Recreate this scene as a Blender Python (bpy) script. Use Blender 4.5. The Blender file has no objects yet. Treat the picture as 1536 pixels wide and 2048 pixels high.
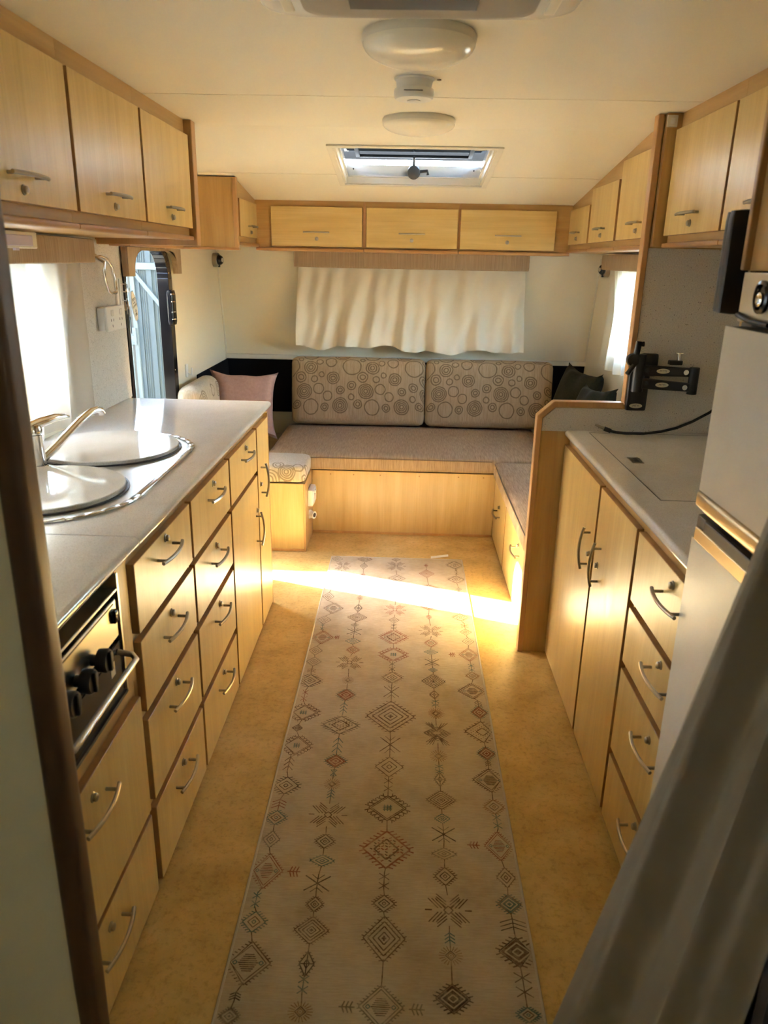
import bpy, bmesh, math, random
from mathutils import Vector, Matrix
random.seed(7)
S = bpy.context.scene
COL = S.collection
pi = math.pi

# ------------------------------------------------------------------ camera
PITCH, YAW, ROLL = 0.3242689, -0.0232986, -0.0202262
F_PX, EYE = 1498.04, 1.50
fwd = Vector((math.sin(YAW)*math.cos(PITCH), math.cos(YAW)*math.cos(PITCH), -math.sin(PITCH)))
rgt = Vector((math.cos(YAW), -math.sin(YAW), 0))
dwn = fwd.cross(rgt)
cr, sr = math.cos(ROLL), math.sin(ROLL)
r2 = rgt*cr + dwn*sr
d2 = dwn*cr - rgt*sr
cam = bpy.data.cameras.new('camera')
cam.sensor_fit = 'HORIZONTAL'
cam.sensor_width = 36
cam.lens = F_PX/1536*36
cam.clip_start = .02
cam.dof.use_dof = True
cam.dof.focus_distance = 3.0
cam.dof.aperture_fstop = 7.0
camo = bpy.data.objects.new('camera', cam)
COL.objects.link(camo)
camo.matrix_world = Matrix(((r2.x, -d2.x, -fwd.x, 0), (r2.y, -d2.y, -fwd.y, 0), (r2.z, -d2.z, -fwd.z, EYE), (0, 0, 0, 1)))
S.camera = camo

# ------------------------------------------------------------------ view, sky, sun
S.view_settings.view_transform = 'Standard'
S.view_settings.look = 'None'
S.view_settings.gamma = 1
S.view_settings.use_curve_mapping = False
S.view_settings.exposure = 2.1
SUN_DIR = Vector((1, -.355, -.735)).normalized()      # the way the light travels
SUN_POWER = 46.0
SKY_POWER = 1.75
w = bpy.data.worlds.new('sky')
S.world = w
w.use_nodes = True
nt = w.node_tree
bg = nt.nodes['Background']
sk = nt.nodes.new('ShaderNodeTexSky')
sk.sky_type = 'NISHITA'
sk.sun_disc = False
sk.sun_elevation = math.asin(-SUN_DIR.z)
sk.sun_rotation = math.atan2(-SUN_DIR.x, -SUN_DIR.y)
sk.air_density = 1.0
sk.dust_density = 2.0
nt.links.new(sk.outputs[0], bg.inputs[0])
bg.inputs[1].default_value = SKY_POWER
sl = bpy.data.lights.new('sun', 'SUN')
sl.energy = SUN_POWER
sl.angle = math.radians(.55)
sl.color = (1, .98, .80)
so = bpy.data.objects.new('sun', sl)
COL.objects.link(so)
so.rotation_euler = SUN_DIR.to_track_quat('-Z', 'Y').to_euler()
so.location = (-8, 6, 8)
try:
    S.cycles.use_guiding = False
    S.cycles.sample_clamp_indirect = 30
    S.cycles.max_bounces = 6
    S.cycles.adaptive_threshold = .22
    S.cycles.transparent_max_bounces = 6
    S.cycles.diffuse_bounces = 4
    S.cycles.glossy_bounces = 2
    S.cycles.caustics_reflective = False
    S.cycles.caustics_refractive = False
    S.cycles.blur_glossy = .5
except Exception:
    pass

# ------------------------------------------------------------------ materials
M = {}
def new_mat(name):
    m = bpy.data.materials.new(name); m.use_nodes = True
    M[name] = m
    return m, m.node_tree.nodes, m.node_tree.links, m.node_tree.nodes['Principled BSDF']
def coords(n, l, scale, rnd=True):
    tc = n.new('ShaderNodeTexCoord'); mp = n.new('ShaderNodeMapping')
    mp.inputs['Scale'].default_value = scale
    if rnd:
        oi = n.new('ShaderNodeObjectInfo'); mu = n.new('ShaderNodeVectorMath'); mu.operation = 'MULTIPLY_ADD'
        cb = n.new('ShaderNodeCombineXYZ')
        for k in range(3): l.new(oi.outputs['Random'], cb.inputs[k])
        l.new(cb.outputs[0], mu.inputs[0]); mu.inputs[1].default_value = (37, 23, 41)
        l.new(tc.outputs['Object'], mu.inputs[2]); l.new(mu.outputs[0], mp.inputs[0])
    else:
        l.new(tc.outputs['Object'], mp.inputs[0])
    return mp.outputs[0]
def noise(n, l, vec, scale, detail=4, rough=.55, dist=0):
    t = n.new('ShaderNodeTexNoise'); t.inputs['Scale'].default_value = scale; t.inputs['Detail'].default_value = detail
    t.inputs['Roughness'].default_value = rough; t.inputs['Distortion'].default_value = dist
    l.new(vec, t.inputs['Vector']); return t.outputs['Fac']
def ramp(n, l, fac, stops):
    r = n.new('ShaderNodeValToRGB'); e = r.color_ramp.elements
    while len(e) < len(stops): e.new(.5)
    for q, (p, c) in zip(e, stops): q.position = p; q.color = (*c, 1)
    l.new(fac, r.inputs[0]); return r.outputs[0]
def mixc(n, l, fac, a, b, mode='MIX'):
    x = n.new('ShaderNodeMix'); x.data_type = 'RGBA'; x.blend_type = mode
    for s, v in ((0, fac), (6, a), (7, b)):
        if hasattr(v, 'is_linked'): l.new(v, x.inputs[s])
        elif s == 0: x.inputs[0].default_value = v
        else: x.inputs[s].default_value = (*v, 1)
    return x.outputs[2]
def bump(n, l, b, h, strength, dist=.002):
    u = n.new('ShaderNodeBump'); u.inputs['Strength'].default_value = strength; u.inputs['Distance'].default_value = dist
    l.new(h, u.inputs['Height']); l.new(u.outputs[0], b.inputs['Normal'])
def plain(name, col, rough=.5, metal=0, spec=.5, coat=0, bumps=None, vary=0):
    m, n, l, b = new_mat(name)
    b.inputs['Base Color'].default_value = (*col, 1); b.inputs['Roughness'].default_value = rough
    b.inputs['Metallic'].default_value = metal; b.inputs['Specular IOR Level'].default_value = spec
    b.inputs['Coat Weight'].default_value = coat
    v = coords(n, l, (1, 1, 1))
    if vary:
        f = noise(n, l, v, 9, 5)
        c = ramp(n, l, f, [(.3, tuple(x*(1-vary) for x in col)), (.7, tuple(min(1, x*(1+vary)) for x in col))])
        l.new(c, b.inputs['Base Color'])
    if bumps: bump(n, l, b, noise(n, l, v, bumps[0], 3), bumps[1])
    return m
def wood(name, c1, c2, c3, axis='z', rough=.32, spec=.5):
    m, n, l, b = new_mat(name)
    sc = {'z': (7, 7, .7), 'x': (.7, 7, 7), 'y': (7, .7, 7)}[axis]
    v = coords(n, l, sc)
    f = noise(n, l, v, 2.2, 3, .6, .6)
    sf = {'z': (120, 120, 2.5), 'x': (2.5, 120, 120), 'y': (120, 2.5, 120)}[axis]
    v2 = coords(n, l, sf)
    g = noise(n, l, v2, 1.2, 1, .5)
    c = ramp(n, l, f, [(.28, c2), (.5, c1), (.74, c3)])
    gs = ramp(n, l, g, [(.3, (.84, .80, .74)), (.62, (1, 1, 1))])
    l.new(mixc(n, l, .34, c, gs, 'MULTIPLY'), b.inputs['Base Color'])
    rr = n.new('ShaderNodeMapRange'); l.new(f, rr.inputs[0])
    rr.inputs[3].default_value = rough-.04; rr.inputs[4].default_value = rough+.07
    l.new(rr.outputs[0], b.inputs['Roughness'])
    b.inputs['Specular IOR Level'].default_value = spec
    return m
wood('maple', (.67, .470, .175), (.60, .400, .135), (.73, .540, .230), 'z', .30)
wood('maple_x', (.67, .470, .175), (.60, .400, .135), (.73, .540, .230), 'x', .32)
wood('honey', (.56, .34, .12), (.48, .27, .085), (.63, .40, .16), 'z', .34)
wood('honey_x', (.56, .34, .12), (.48, .27, .085), (.63, .40, .16), 'x', .34)
wood('honey_y', (.56, .34, .12), (.48, .27, .085), (.63, .40, .16), 'y', .34)
wood('birch', (.62, .435, .195), (.55, .37, .15), (.68, .50, .245), 'z', .36)
wood('edge', (.43, .235, .085), (.36, .19, .065), (.49, .28, .105), 'z', .36)
wood('lip', (.42, .22, .085), (.34, .17, .06), (.50, .28, .11), 'y', .34)
wood('lip_x', (.42, .22, .085), (.34, .17, .06), (.50, .28, .11), 'x', .34)
wood('rail', (.55, .31, .13), (.47, .25, .10), (.62, .37, .17), 'z', .4)
wood('post', (.10, .045, .018), (.075, .033, .013), (.125, .058, .024), 'z', .4)
plain('wall', (.79, .725, .565), .42)
plain('ceil', (.83, .785, .66), .40)
plain('white', (.80, .79, .76), .35)
plain('white_gloss', (.82, .81, .78), .18)
plain('offwhite', (.74, .70, .60), .4)
plain('grey_panel', (.33, .30, .25), .5)
plain('dark_grey', (.06, .06, .06), .45)
plain('black', (.012, .012, .014), .42)
plain('black_gloss', (.010, .010, .012), .16)
plain('black_cloth', (.006, .006, .008), .85, spec=.15)
plain('chrome', (.80, .79, .77), .09, 1)
plain('nickel', (.38, .335, .27), .34, 1)
plain('steel', (.62, .61, .58), .22, 1)
plain('brushed', (.62, .59, .52), .30, 1)
plain('bronze', (.42, .33, .20), .32, 1)
plain('lavender', (.55, .50, .66), .35)
plain('greenplastic', (.12, .55, .10), .3)
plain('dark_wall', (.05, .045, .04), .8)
plain('fridge_white', (.62, .58, .51), .32, vary=.04)
plain('seam', (.16, .11, .07), .9)
plain('tag_print', (.12, .09, .06), .5)
plain('sticker', (.72, .66, .48), .35)

def laminate():
    m, n, l, b = new_mat('laminate')
    v = coords(n, l, (1, 1, 1), False)
    f = noise(n, l, v, 420, 2, .7); g = noise(n, l, v, 14, 4)
    c = ramp(n, l, f, [(.33, (.52, .49, .46)), (.45, (.70, .68, .65)), (.62, (.74, .72, .69)), (.72, (.82, .81, .78))])
    gg = ramp(n, l, g, [(.3, (.93, .92, .90)), (.7, (1, 1, 1))])
    l.new(mixc(n, l, 1, c, gg, 'MULTIPLY'), b.inputs['Base Color'])
    b.inputs['Roughness'].default_value = .075; b.inputs['Specular IOR Level'].default_value = .7
    w_ = coords(n, l, (18, 70, 18), False)
    bump(n, l, b, noise(n, l, w_, 1.0, 3, .6), .10, .0015)
    return m
laminate()
def splash():
    m, n, l, b = new_mat('splash')
    v = coords(n, l, (1, 1, 1), False)
    f = noise(n, l, v, 260, 3, .75)
    c = ramp(n, l, f, [(.30, (.22, .19, .16)), (.37, (.52, .48, .42)), (.5, (.64, .60, .54)), (.7, (.72, .68, .62))])
    vo = n.new('ShaderNodeTexVoronoi'); vo.inputs['Scale'].default_value = 60; l.new(v, vo.inputs['Vector'])
    sp = ramp(n, l, vo.outputs['Distance'], [(.06, (.30, .26, .23)), (.12, (1, 1, 1))])
    l.new(mixc(n, l, 1, c, sp, 'MULTIPLY'), b.inputs['Base Color']); b.inputs['Roughness'].default_value = .38
    return m
splash()
def floor_mat():
    m, n, l, b = new_mat('vinyl')
    v = coords(n, l, (1, 1, 1), False)
    f = noise(n, l, v, 5.5, 5, .68); g = noise(n, l, v, 55, 3, .75)
    h = noise(n, l, coords(n, l, (30, 90, 1), False), 1.0, 2, .7)
    c = ramp(n, l, f, [(.25, (.46, .295, .095)), (.45, (.62, .42, .15)), (.6, (.70, .485, .19)), (.78, (.76, .56, .26))])
    gg = ramp(n, l, g, [(.30, (.72, .66, .58)), (.5, (1, 1, 1)), (.8, (1.0, .98, .94))])
    hh = ramp(n, l, h, [(.26, (.70, .64, .58)), (.36, (1, 1, 1))])
    x = mixc(n, l, .8, c, gg, 'MULTIPLY')
    l.new(mixc(n, l, .6, x, hh, 'MULTIPLY'), b.inputs['Base Color'])
    b.inputs['Roughness'].default_value = .42; b.inputs['Specular IOR Level'].default_value = .18
    return m
floor_mat()
def rug_mats():
    m, n, l, b = new_mat('rug')
    v = coords(n, l, (1, 1, 1), False)
    f = noise(n, l, v, 6, 6, .65); g = noise(n, l, coords(n, l, (25, 260, 1), False), 1.0, 4, .7); h = noise(n, l, v, 900, 1)
    c = ramp(n, l, f, [(.28, (.46, .375, .265)), (.5, (.58, .485, .36)), (.72, (.66, .57, .44))])
    gg = ramp(n, l, g, [(.3, (.80, .76, .70)), (.6, (1, 1, 1))])
    l.new(mixc(n, l, .8, c, gg, 'MULTIPLY'), b.inputs['Base Color'])
    b.inputs['Roughness'].default_value = .95; b.inputs['Specular IOR Level'].default_value = .1
    bump(n, l, b, h, .4, .001)
    for k, col in dict(b=(.14, .075, .045), k=(.075, .045, .032), r=(.27, .085, .05), t=(.10, .155, .15), g=(.20, .155, .11), o=(.28, .155, .07)).items():
        m, n, l, b = new_mat('ink_'+k)
        v = coords(n, l, (1, 1, 1), False)
        f = noise(n, l, v, 45, 5, .8); f2 = noise(n, l, v, 7, 4, .6)
        base = ramp(n, l, f2, [(.28, (.46, .375, .265)), (.5, (.58, .485, .36)), (.72, (.66, .57, .44))])
        fac = ramp(n, l, f, [(.42, (.02, .02, .02)), (.70, (.60, .60, .60))])
        l.new(mixc(n, l, fac, col, base), b.inputs['Base Color'])
        b.inputs['Roughness'].default_value = .95; b.inputs['Specular IOR Level'].default_value = .1
rug_mats()

def fabric(name, c1, c2, c3, stretch=(160, 160, 7), circles=None, axes='xw', ink=(.15, .10, .05)):
    m, n, l, b = new_mat(name)
    v = coords(n, l, stretch, False)
    f = noise(n, l, v, 1.0, 4, .7); v1 = coords(n, l, (1, 1, 1), False); g = noise(n, l, v1, 5, 3)
    c = ramp(n, l, f, [(.30, c2), (.5, c1), (.70, c3)])
    c = mixc(n, l, .5, c, ramp(n, l, g, [(.3, (.82, .80, .78)), (.7, (1, 1, 1))]), 'MULTIPLY')
    if circles:
        tc = n.new('ShaderNodeTexCoord'); sp = n.new('ShaderNodeSeparateXYZ'); l.new(tc.outputs['Object'], sp.inputs[0])
        cb = n.new('ShaderNodeCombineXYZ')
        l.new(sp.outputs['xyz'.index(axes[0])], cb.inputs[0])
        if axes[1] == 'w':
            ad = n.new('ShaderNodeMath'); ad.operation = 'ADD'; l.new(sp.outputs[1], ad.inputs[0]); l.new(sp.outputs[2], ad.inputs[1]); l.new(ad.outputs[0], cb.inputs[1])
        else: l.new(sp.outputs['xyz'.index(axes[1])], cb.inputs[1])
        nv = n.new('ShaderNodeTexNoise'); nv.inputs['Scale'].default_value = 22; l.new(cb.outputs[0], nv.inputs['Vector'])
        wv = n.new('ShaderNodeVectorMath'); wv.operation = 'MULTIPLY_ADD'; l.new(nv.outputs['Color'], wv.inputs[0])
        wv.inputs[1].default_value = (.012, .012, 0); l.new(cb.outputs[0], wv.inputs[2])
        acc = None
        for (x, y, r, k) in circles:
            d = n.new('ShaderNodeVectorMath'); d.operation = 'DISTANCE'; l.new(wv.outputs[0], d.inputs[0]); d.inputs[1].default_value = (x+.006, y+.006, 0)
            for q in range(k):
                e = n.new('ShaderNodeMath'); e.operation = 'COMPARE'; l.new(d.outputs['Value'], e.inputs[0])
                e.inputs[1].default_value = r*(k-q)/k; e.inputs[2].default_value = .0036
                if acc is None: acc = e.outputs[0]
                else:
                    a = n.new('ShaderNodeMath'); a.operation = 'MAXIMUM'; l.new(acc, a.inputs[0]); l.new(e.outputs[0], a.inputs[1]); acc = a.outputs[0]
        s = n.new('ShaderNodeMath'); s.operation = 'MULTIPLY'; l.new(acc, s.inputs[0]); s.inputs[1].default_value = .80
        c = mixc(n, l, s.outputs[0], c, ink)
    l.new(c, b.inputs['Base Color'])
    b.inputs['Roughness'].default_value = .92; b.inputs['Specular IOR Level'].default_value = .15
    b.inputs['Sheen Weight'].default_value = .04
    bump(n, l, b, f, .35, .002)
    return m
# ring pattern of the backrests, read in metres from the cushion's lower near corner (x across, y up)
ring = []
for zx, zy, zr, k in [(30, 270, 94, 1), (142, 190, 24, 1), (250, 295, 68, 3), (347, 237, 32, 1), (468, 240, 56, 1), (145, 397, 53, 2), (290, 425, 32, 1),
                      (367, 380, 27, 1), (490, 425, 64, 3), (180, 550, 78, 4), (335, 532, 54, 1), (432, 615, 47, 1), (567, 560, 40, 2), (687, 515, 45, 2),
                      (250, 720, 78, 1), (400, 730, 40, 2), (567, 720, 78, 4), (97, 685, 42, 2), (685, 635, 30, 1), (250, 120, 75, 1), (585, 130, 75, 3)]:
    for rep in range(3):
        x = (zx-35)/1684 + rep*.393
        if x < .9: ring.append((x, (785-zy+.045*(zx-35))/1700, zr/1684, k))
TAUPE = ((.44, .315, .18), (.35, .24, .13), (.52, .385, .235))
fabric('fabric_ring', *TAUPE, circles=ring)
fabric('fabric_seat', (.40, .280, .165), (.28, .185, .10), (.52, .38, .235), (200, 14, 9))
fabric('fabric_pale_ring', (.52, .45, .34), (.44, .37, .27), (.60, .53, .42), circles=[(.10, .06, .045, 4), (.055, .11, .028, 2), (.16, .09, .026, 1), (.24, .12, .05, 3), (.22, .025, .04, 3), (.01, .02, .05, 3), (.33, .05, .04, 3), (.42, .1, .03, 2)], ink=(.22, .17, .11))
fabric('fabric_pale_side', (.50, .43, .31), (.42, .35, .25), (.58, .51, .39), circles=[(.09, .30, .055, 4), (.20, .24, .04, 3), (.28, .33, .03, 1), (.33, .2, .05, 4), (.1, .15, .03, 2), (.4, .32, .04, 3)], axes='yz', ink=(.22, .17, .11))
fabric('pelmet', (.42, .31, .20), (.33, .235, .145), (.50, .385, .26), (130, 130, 3))
fabric('pink', (.46, .29, .24), (.42, .26, .215), (.50, .325, .27), (60, 60, 60))
fabric('green', (.022, .020, .008), (.016, .015, .006), (.03, .028, .012), (80, 80, 80))

def cloth(name, col, trans, tcol, rough=.9, see=0):
    m, n, l, b = new_mat(name)
    v = coords(n, l, (1, 1, 1), False); f = noise(n, l, v, 500, 2); g = noise(n, l, v, 7, 4)
    c = ramp(n, l, g, [(.3, tuple(x*.94 for x in col)), (.7, col)])
    l.new(c, b.inputs['Base Color']); b.inputs['Roughness'].default_value = rough; b.inputs['Specular IOR Level'].default_value = .15
    bump(n, l, b, f, .12, .001)
    if trans:
        t = n.new('ShaderNodeBsdfTranslucent'); t.inputs[0].default_value = (*tcol, 1)
        x = n.new('ShaderNodeMixShader'); x.inputs[0].default_value = trans
        l.new(b.outputs[0], x.inputs[1]); l.new(t.outputs[0], x.inputs[2])
        if see:
            tp_ = n.new('ShaderNodeBsdfTransparent'); x2 = n.new('ShaderNodeMixShader'); x2.inputs[0].default_value = see
            l.new(x.outputs[0], x2.inputs[1]); l.new(tp_.outputs[0], x2.inputs[2]); x = x2
        l.new(x.outputs[0], n['Material Output'].inputs[0])
    return m
cloth('drape_sheer', (.76, .69, .57), .5, (.88, .79, .66), see=.38)
cloth('drape_white', (.80, .78, .70), .42, (.92, .84, .66), see=.0)
cloth('drape_tan', (.70, .61, .48), .35, (.78, .64, .46))
cloth('drape_warm', (.7, .6, .45), .6, (.92, .74, .48))
cloth('drape_cream', (.78, .72, .60), .12, (.7, .62, .48))
cloth('drape_grey', (.34, .30, .245), .15, (.6, .55, .47))

def thin_glass(name, tint, refl=.06):
    m, n, l, b = new_mat(name)
    t = n.new('ShaderNodeBsdfTransparent'); t.inputs[0].default_value = (*tint, 1)
    g = n.new('ShaderNodeBsdfGlossy'); g.inputs['Roughness'].default_value = .03
    x = n.new('ShaderNodeMixShader'); x.inputs[0].default_value = refl
    l.new(t.outputs[0], x.inputs[1]); l.new(g.outputs[0], x.inputs[2]); l.new(x.outputs[0], n['Material Output'].inputs[0])
thin_glass('glass', (.92, .95, .95))
thin_glass('tinted', (.02, .021, .022), .06)
m_, n_, l_, b_ = new_mat('dome')
b_.inputs['Base Color'].default_value = (.88, .83, .70, 1); b_.inputs['Roughness'].default_value = .2; b_.inputs['Specular IOR Level'].default_value = .35
pass

# ------------------------------------------------------------------ mesh helpers
def wloc(o):
    v = Vector((0, 0, 0))
    while o: v += o.location; o = o.parent
    return v
def tag(o, label=None, cat=None, group=None, kind=None):
    for k, v in (('label', label), ('category', cat), ('group', group), ('kind', kind)):
        if v: o[k] = v
    return o
def thing(name, loc, label, cat, group=None, kind=None):
    o = bpy.data.objects.new(name, None); COL.objects.link(o); o.location = loc; o.empty_display_size = .05
    return tag(o, label, cat, group, kind)
class MB:
    def __init__(s): s.v = []; s.f = []; s.m = []
    def face(s, pts, mi=0):
        k = len(s.v); s.v += [tuple(p) for p in pts]; s.f.append(tuple(range(k, k+len(pts)))); s.m.append(mi); return s
    def box(s, x0, x1, y0, y1, z0, z1, mi=0, front=None, fm=1, fn=None):
        k = len(s.v); P = [(x, y, z) for z in (z0, z1) for y in (y0, y1) for x in (x0, x1)]
        s.v += [tuple(fn(*p)) if fn else p for p in P]
        F = {'-z': (0, 2, 3, 1), '+z': (4, 5, 7, 6), '-y': (0, 1, 5, 4), '+y': (2, 6, 7, 3), '-x': (0, 4, 6, 2), '+x': (1, 3, 7, 5)}
        for n_, q in F.items(): s.f.append(tuple(k+i for i in q)); s.m.append(fm if front == n_ else mi)
        return s
    def prism(s, pts, plane, a, b, mi=0, cap=None):
        k = len(s.v); n = len(pts)
        def P(u, v, w):
            return {'xy': (u, v, w), 'xz': (u, w, v), 'yz': (w, u, v)}[plane]
        s.v += [P(u, v, a) for u, v in pts] + [P(u, v, b) for u, v in pts]
        s.f.append(tuple(range(k, k+n))); s.m.append(mi if cap is None else cap)
        s.f.append(tuple(range(k+2*n-1, k+n-1, -1))); s.m.append(mi if cap is None else cap)
        for i in range(n):
            j = (i+1) % n; s.f.append((k+j, k+i, k+n+i, k+n+j)); s.m.append(mi)
        return s
    def tube(s, path, r, n=10, mi=0, caps=True):
        path = [Vector(p) for p in path]; N = len(path); k = len(s.v); up = None
        for i, p in enumerate(path):
            t = (path[min(i+1, N-1)]-path[max(i-1, 0)]).normalized()
            if up is None:
                up = Vector((0, 0, 1)) if abs(t.z) < .9 else Vector((1, 0, 0))
            a = t.cross(up).normalized(); up = a.cross(t).normalized(); rr = r[i] if isinstance(r, (list, tuple)) else r
            s.v += [tuple(p + (a*math.cos(2*pi*q/n) + up*math.sin(2*pi*q/n))*rr) for q in range(n)]
        for i in range(N-1):
            for q in range(n):
                j = (q+1) % n; s.f.append((k+i*n+q, k+i*n+j, k+(i+1)*n+j, k+(i+1)*n+q)); s.m.append(mi)
        if caps:
            s.f.append(tuple(range(k+n-1, k-1, -1))); s.m.append(mi); s.f.append(tuple(range(k+(N-1)*n, k+N*n))); s.m.append(mi)
        return s
    def lathe(s, prof, c, axis=(0, 0, 1), n=24, mi=0):
        ax = Vector(axis).normalized(); u = ax.orthogonal().normalized(); w_ = ax.cross(u); c = Vector(c); k = len(s.v)
        for r, h in prof:
            s.v += [tuple(c + ax*h + (u*math.cos(2*pi*q/n) + w_*math.sin(2*pi*q/n))*max(r, 1e-5)) for q in range(n)]
        for i in range(len(prof)-1):
            for q in range(n):
                j = (q+1) % n; s.f.append((k+i*n+q, k+i*n+j, k+(i+1)*n+j, k+(i+1)*n+q)); s.m.append(mi)
        s.f.append(tuple(range(k+n-1, k-1, -1))); s.m.append(mi); L = len(prof)-1
        s.f.append(tuple(range(k+L*n, k+(L+1)*n))); s.m.append(mi)
        return s
    def grid(s, fn, nu, nv, mi=0):
        k = len(s.v)
        for i in range(nu+1):
            for j in range(nv+1): s.v.append(tuple(fn(i/nu, j/nv)))
        for i in range(nu):
            for j in range(nv):
                a = k+i*(nv+1)+j; s.f.append((a, a+nv+1, a+nv+2, a+1)); s.m.append(mi)
        return s
    def rbox(s, c, h, r, n=12, bulge=(0, 0, 0), mi=0, warp=None):
        # rounded, slightly puffed box
        k0 = len(s.v); idx = {}
        us = [math.sin((i/n-.5)*pi)*.35+(i/n-.5)*2*.65 for i in range(n+1)]
        def vert(p):
            key = tuple(round(q, 5) for q in p)
            if key in idx: return idx[key]
            q = [p[i]*h[i] for i in range(3)]; inn = [max(-(h[i]-r), min(h[i]-r, q[i])) for i in range(3)]
            d = Vector([q[i]-inn[i] for i in range(3)])
            if d.length > 1e-9: d = d.normalized()*r
            o = [inn[i]+d[i] for i in range(3)]
            for i in range(3):
                j, l_ = (i+1) % 3, (i+2) % 3
                o[i] += (1 if o[i] > 0 else -1)*bulge[i]*max(0, 1-p[j]**2)*max(0, 1-p[l_]**2)*min(1, abs(o[i])/h[i])
            o = Vector(o)
            if warp: o = Vector(warp(o))
            s.v.append(tuple(o + Vector(c))); idx[key] = len(s.v)-1; return idx[key]
        for ax in range(3):
            for sg in (-1, 1):
                for i in range(n):
                    for j in range(n):
                        q = []
                        for a, b in ((i, j), (i+1, j), (i+1, j+1), (i, j+1)):
                            p = [0, 0, 0]; p[ax] = sg; p[(ax+1) % 3] = us[a]; p[(ax+2) % 3] = us[b]; q.append(vert(p))
                        s.f.append(tuple(q if sg > 0 else q[::-1])); s.m.append(mi)
        return s
    def mesh(s, name, off=(0, 0, 0), smooth=False, bevel=0, seg=2, weld=False, recalc=True):
        me = bpy.data.meshes.new(name); o = Vector(off)
        me.from_pydata([tuple(Vector(p)-o) for p in s.v], [], s.f)
        me.polygons.foreach_set('material_index', s.m)
        bm = bmesh.new(); bm.from_mesh(me)
        if weld: bmesh.ops.remove_doubles(bm, verts=bm.verts, dist=1e-5)
        if recalc: bmesh.ops.recalc_face_normals(bm, faces=bm.faces)
        if bevel:
            es = [e for e in bm.edges if len(e.link_faces) == 2 and e.calc_face_angle(0) > .6]
            bmesh.ops.bevel(bm, geom=es, offset=bevel, segments=seg, affect='EDGES', profile=.5, clamp_overlap=True)
        bm.to_mesh(me); bm.free()
        if smooth:
            me.polygons.foreach_set('use_smooth', [True]*len(me.polygons)); me.set_sharp_from_angle(angle=.7)
        return me
    def build(s, name, mats, parent=None, origin=None, **kw):
        loc = wloc(parent) if parent else Vector(origin or (0, 0, 0))
        me = s.mesh(name, loc, **kw)
        return link(name, me, mats, parent, (0, 0, 0) if parent else loc)
def link(name, me, mats, parent=None, loc=(0, 0, 0), rot=None):
    if not me.materials:
        for m in (mats if isinstance(mats, (list, tuple)) else [mats]): me.materials.append(M[m])
    o = bpy.data.objects.new(name, me); COL.objects.link(o); o.parent = parent
    if rot is not None: o.matrix_basis = Matrix.Translation(loc) @ rot.to_4x4()
    else: o.location = loc
    return o
def axes(a, b, c):
    return Matrix((a, b, c)).transposed()
X_, Y_, Z_ = Vector((1, 0, 0)), Vector((0, 1, 0)), Vector((0, 0, 1))
def text_mesh(txt, size):
    c = bpy.data.curves.new('lettering', 'FONT'); c.body = txt; c.size = size; c.align_x = 'CENTER'; c.align_y = 'CENTER'; c.extrude = .0002
    o = bpy.data.objects.new('lettering', c); COL.objects.link(o)
    dg = bpy.context.evaluated_depsgraph_get(); me = bpy.data.meshes.new_from_object(o.evaluated_get(dg)); bpy.data.objects.remove(o)
    return me
def holes_wall(mb, u0, u1, v0, v1, w0, w1, holes, fn):
    us = sorted({u0, u1, *[x for h in holes for x in h[:2]]}); vs = sorted({v0, v1, *[x for h in holes for x in h[2:]]})
    for a, b in zip(us, us[1:]):
        for c, d in zip(vs, vs[1:]):
            if any(h[0] <= a and b <= h[1] and h[2] <= c and d <= h[3] for h in holes): continue
            mb.box(a, b, w0, w1, c, d, fn=fn)
    return mb

# ------------------------------------------------------------------ the shell of the caravan
XL, XR, ZC = -1.18, 1.18, 1.965          # side walls, ceiling
def zc(y): return ZC if y <= 3.08 else ZC-.1296*(y-3.08)
def yr(z): return 5.0-.24*(z-.88)        # the rear wall leans in
T = .045
fl = MB().box(XL-T, XR+T, -1.6, 5.3, -.05, 0).build('floor', 'vinyl')
tag(fl, 'mottled tan sheet vinyl floor of the caravan', 'floor', kind='structure')
wl = MB(); holes_wall(wl, -1.6, 5.3, 0, 2.1, XL-T, XL, [(1.2, 2.56, 1.0, 1.50), (3.235, 3.815, 0, 1.53)], lambda a, b, c: (b, a, c))
tag(wl.build('wall_left', 'wall'), 'cream side wall with the doorway and the sink window', 'wall', kind='structure')
wr = MB(); holes_wall(wr, -1.6, 5.3, 0, 2.1, XR, XR+T, [(3.25, 4.28, 1.0, 1.50), (-1.25, -.35, .90, 1.45)], lambda a, b, c: (b, a, c))
tag(wr.build('wall_right', 'wall'), 'cream side wall beside the dark green pillows', 'wall', kind='structure')
we = MB().box(XL, XR, 0, T, 0, 2.0, fn=lambda x, y, z: (x, yr(z)+y, z))
tag(we.build('wall_rear', 'wall'), 'cream end wall behind the long curtain and the sofa', 'wall', kind='structure')
tag(MB().box(XL-T, XR+T, -1.65, -1.6, 0, 2.1).build('wall_bedroom', 'wall'), 'plain wall behind the photographer at the bedroom end', 'wall', kind='structure')
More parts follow.
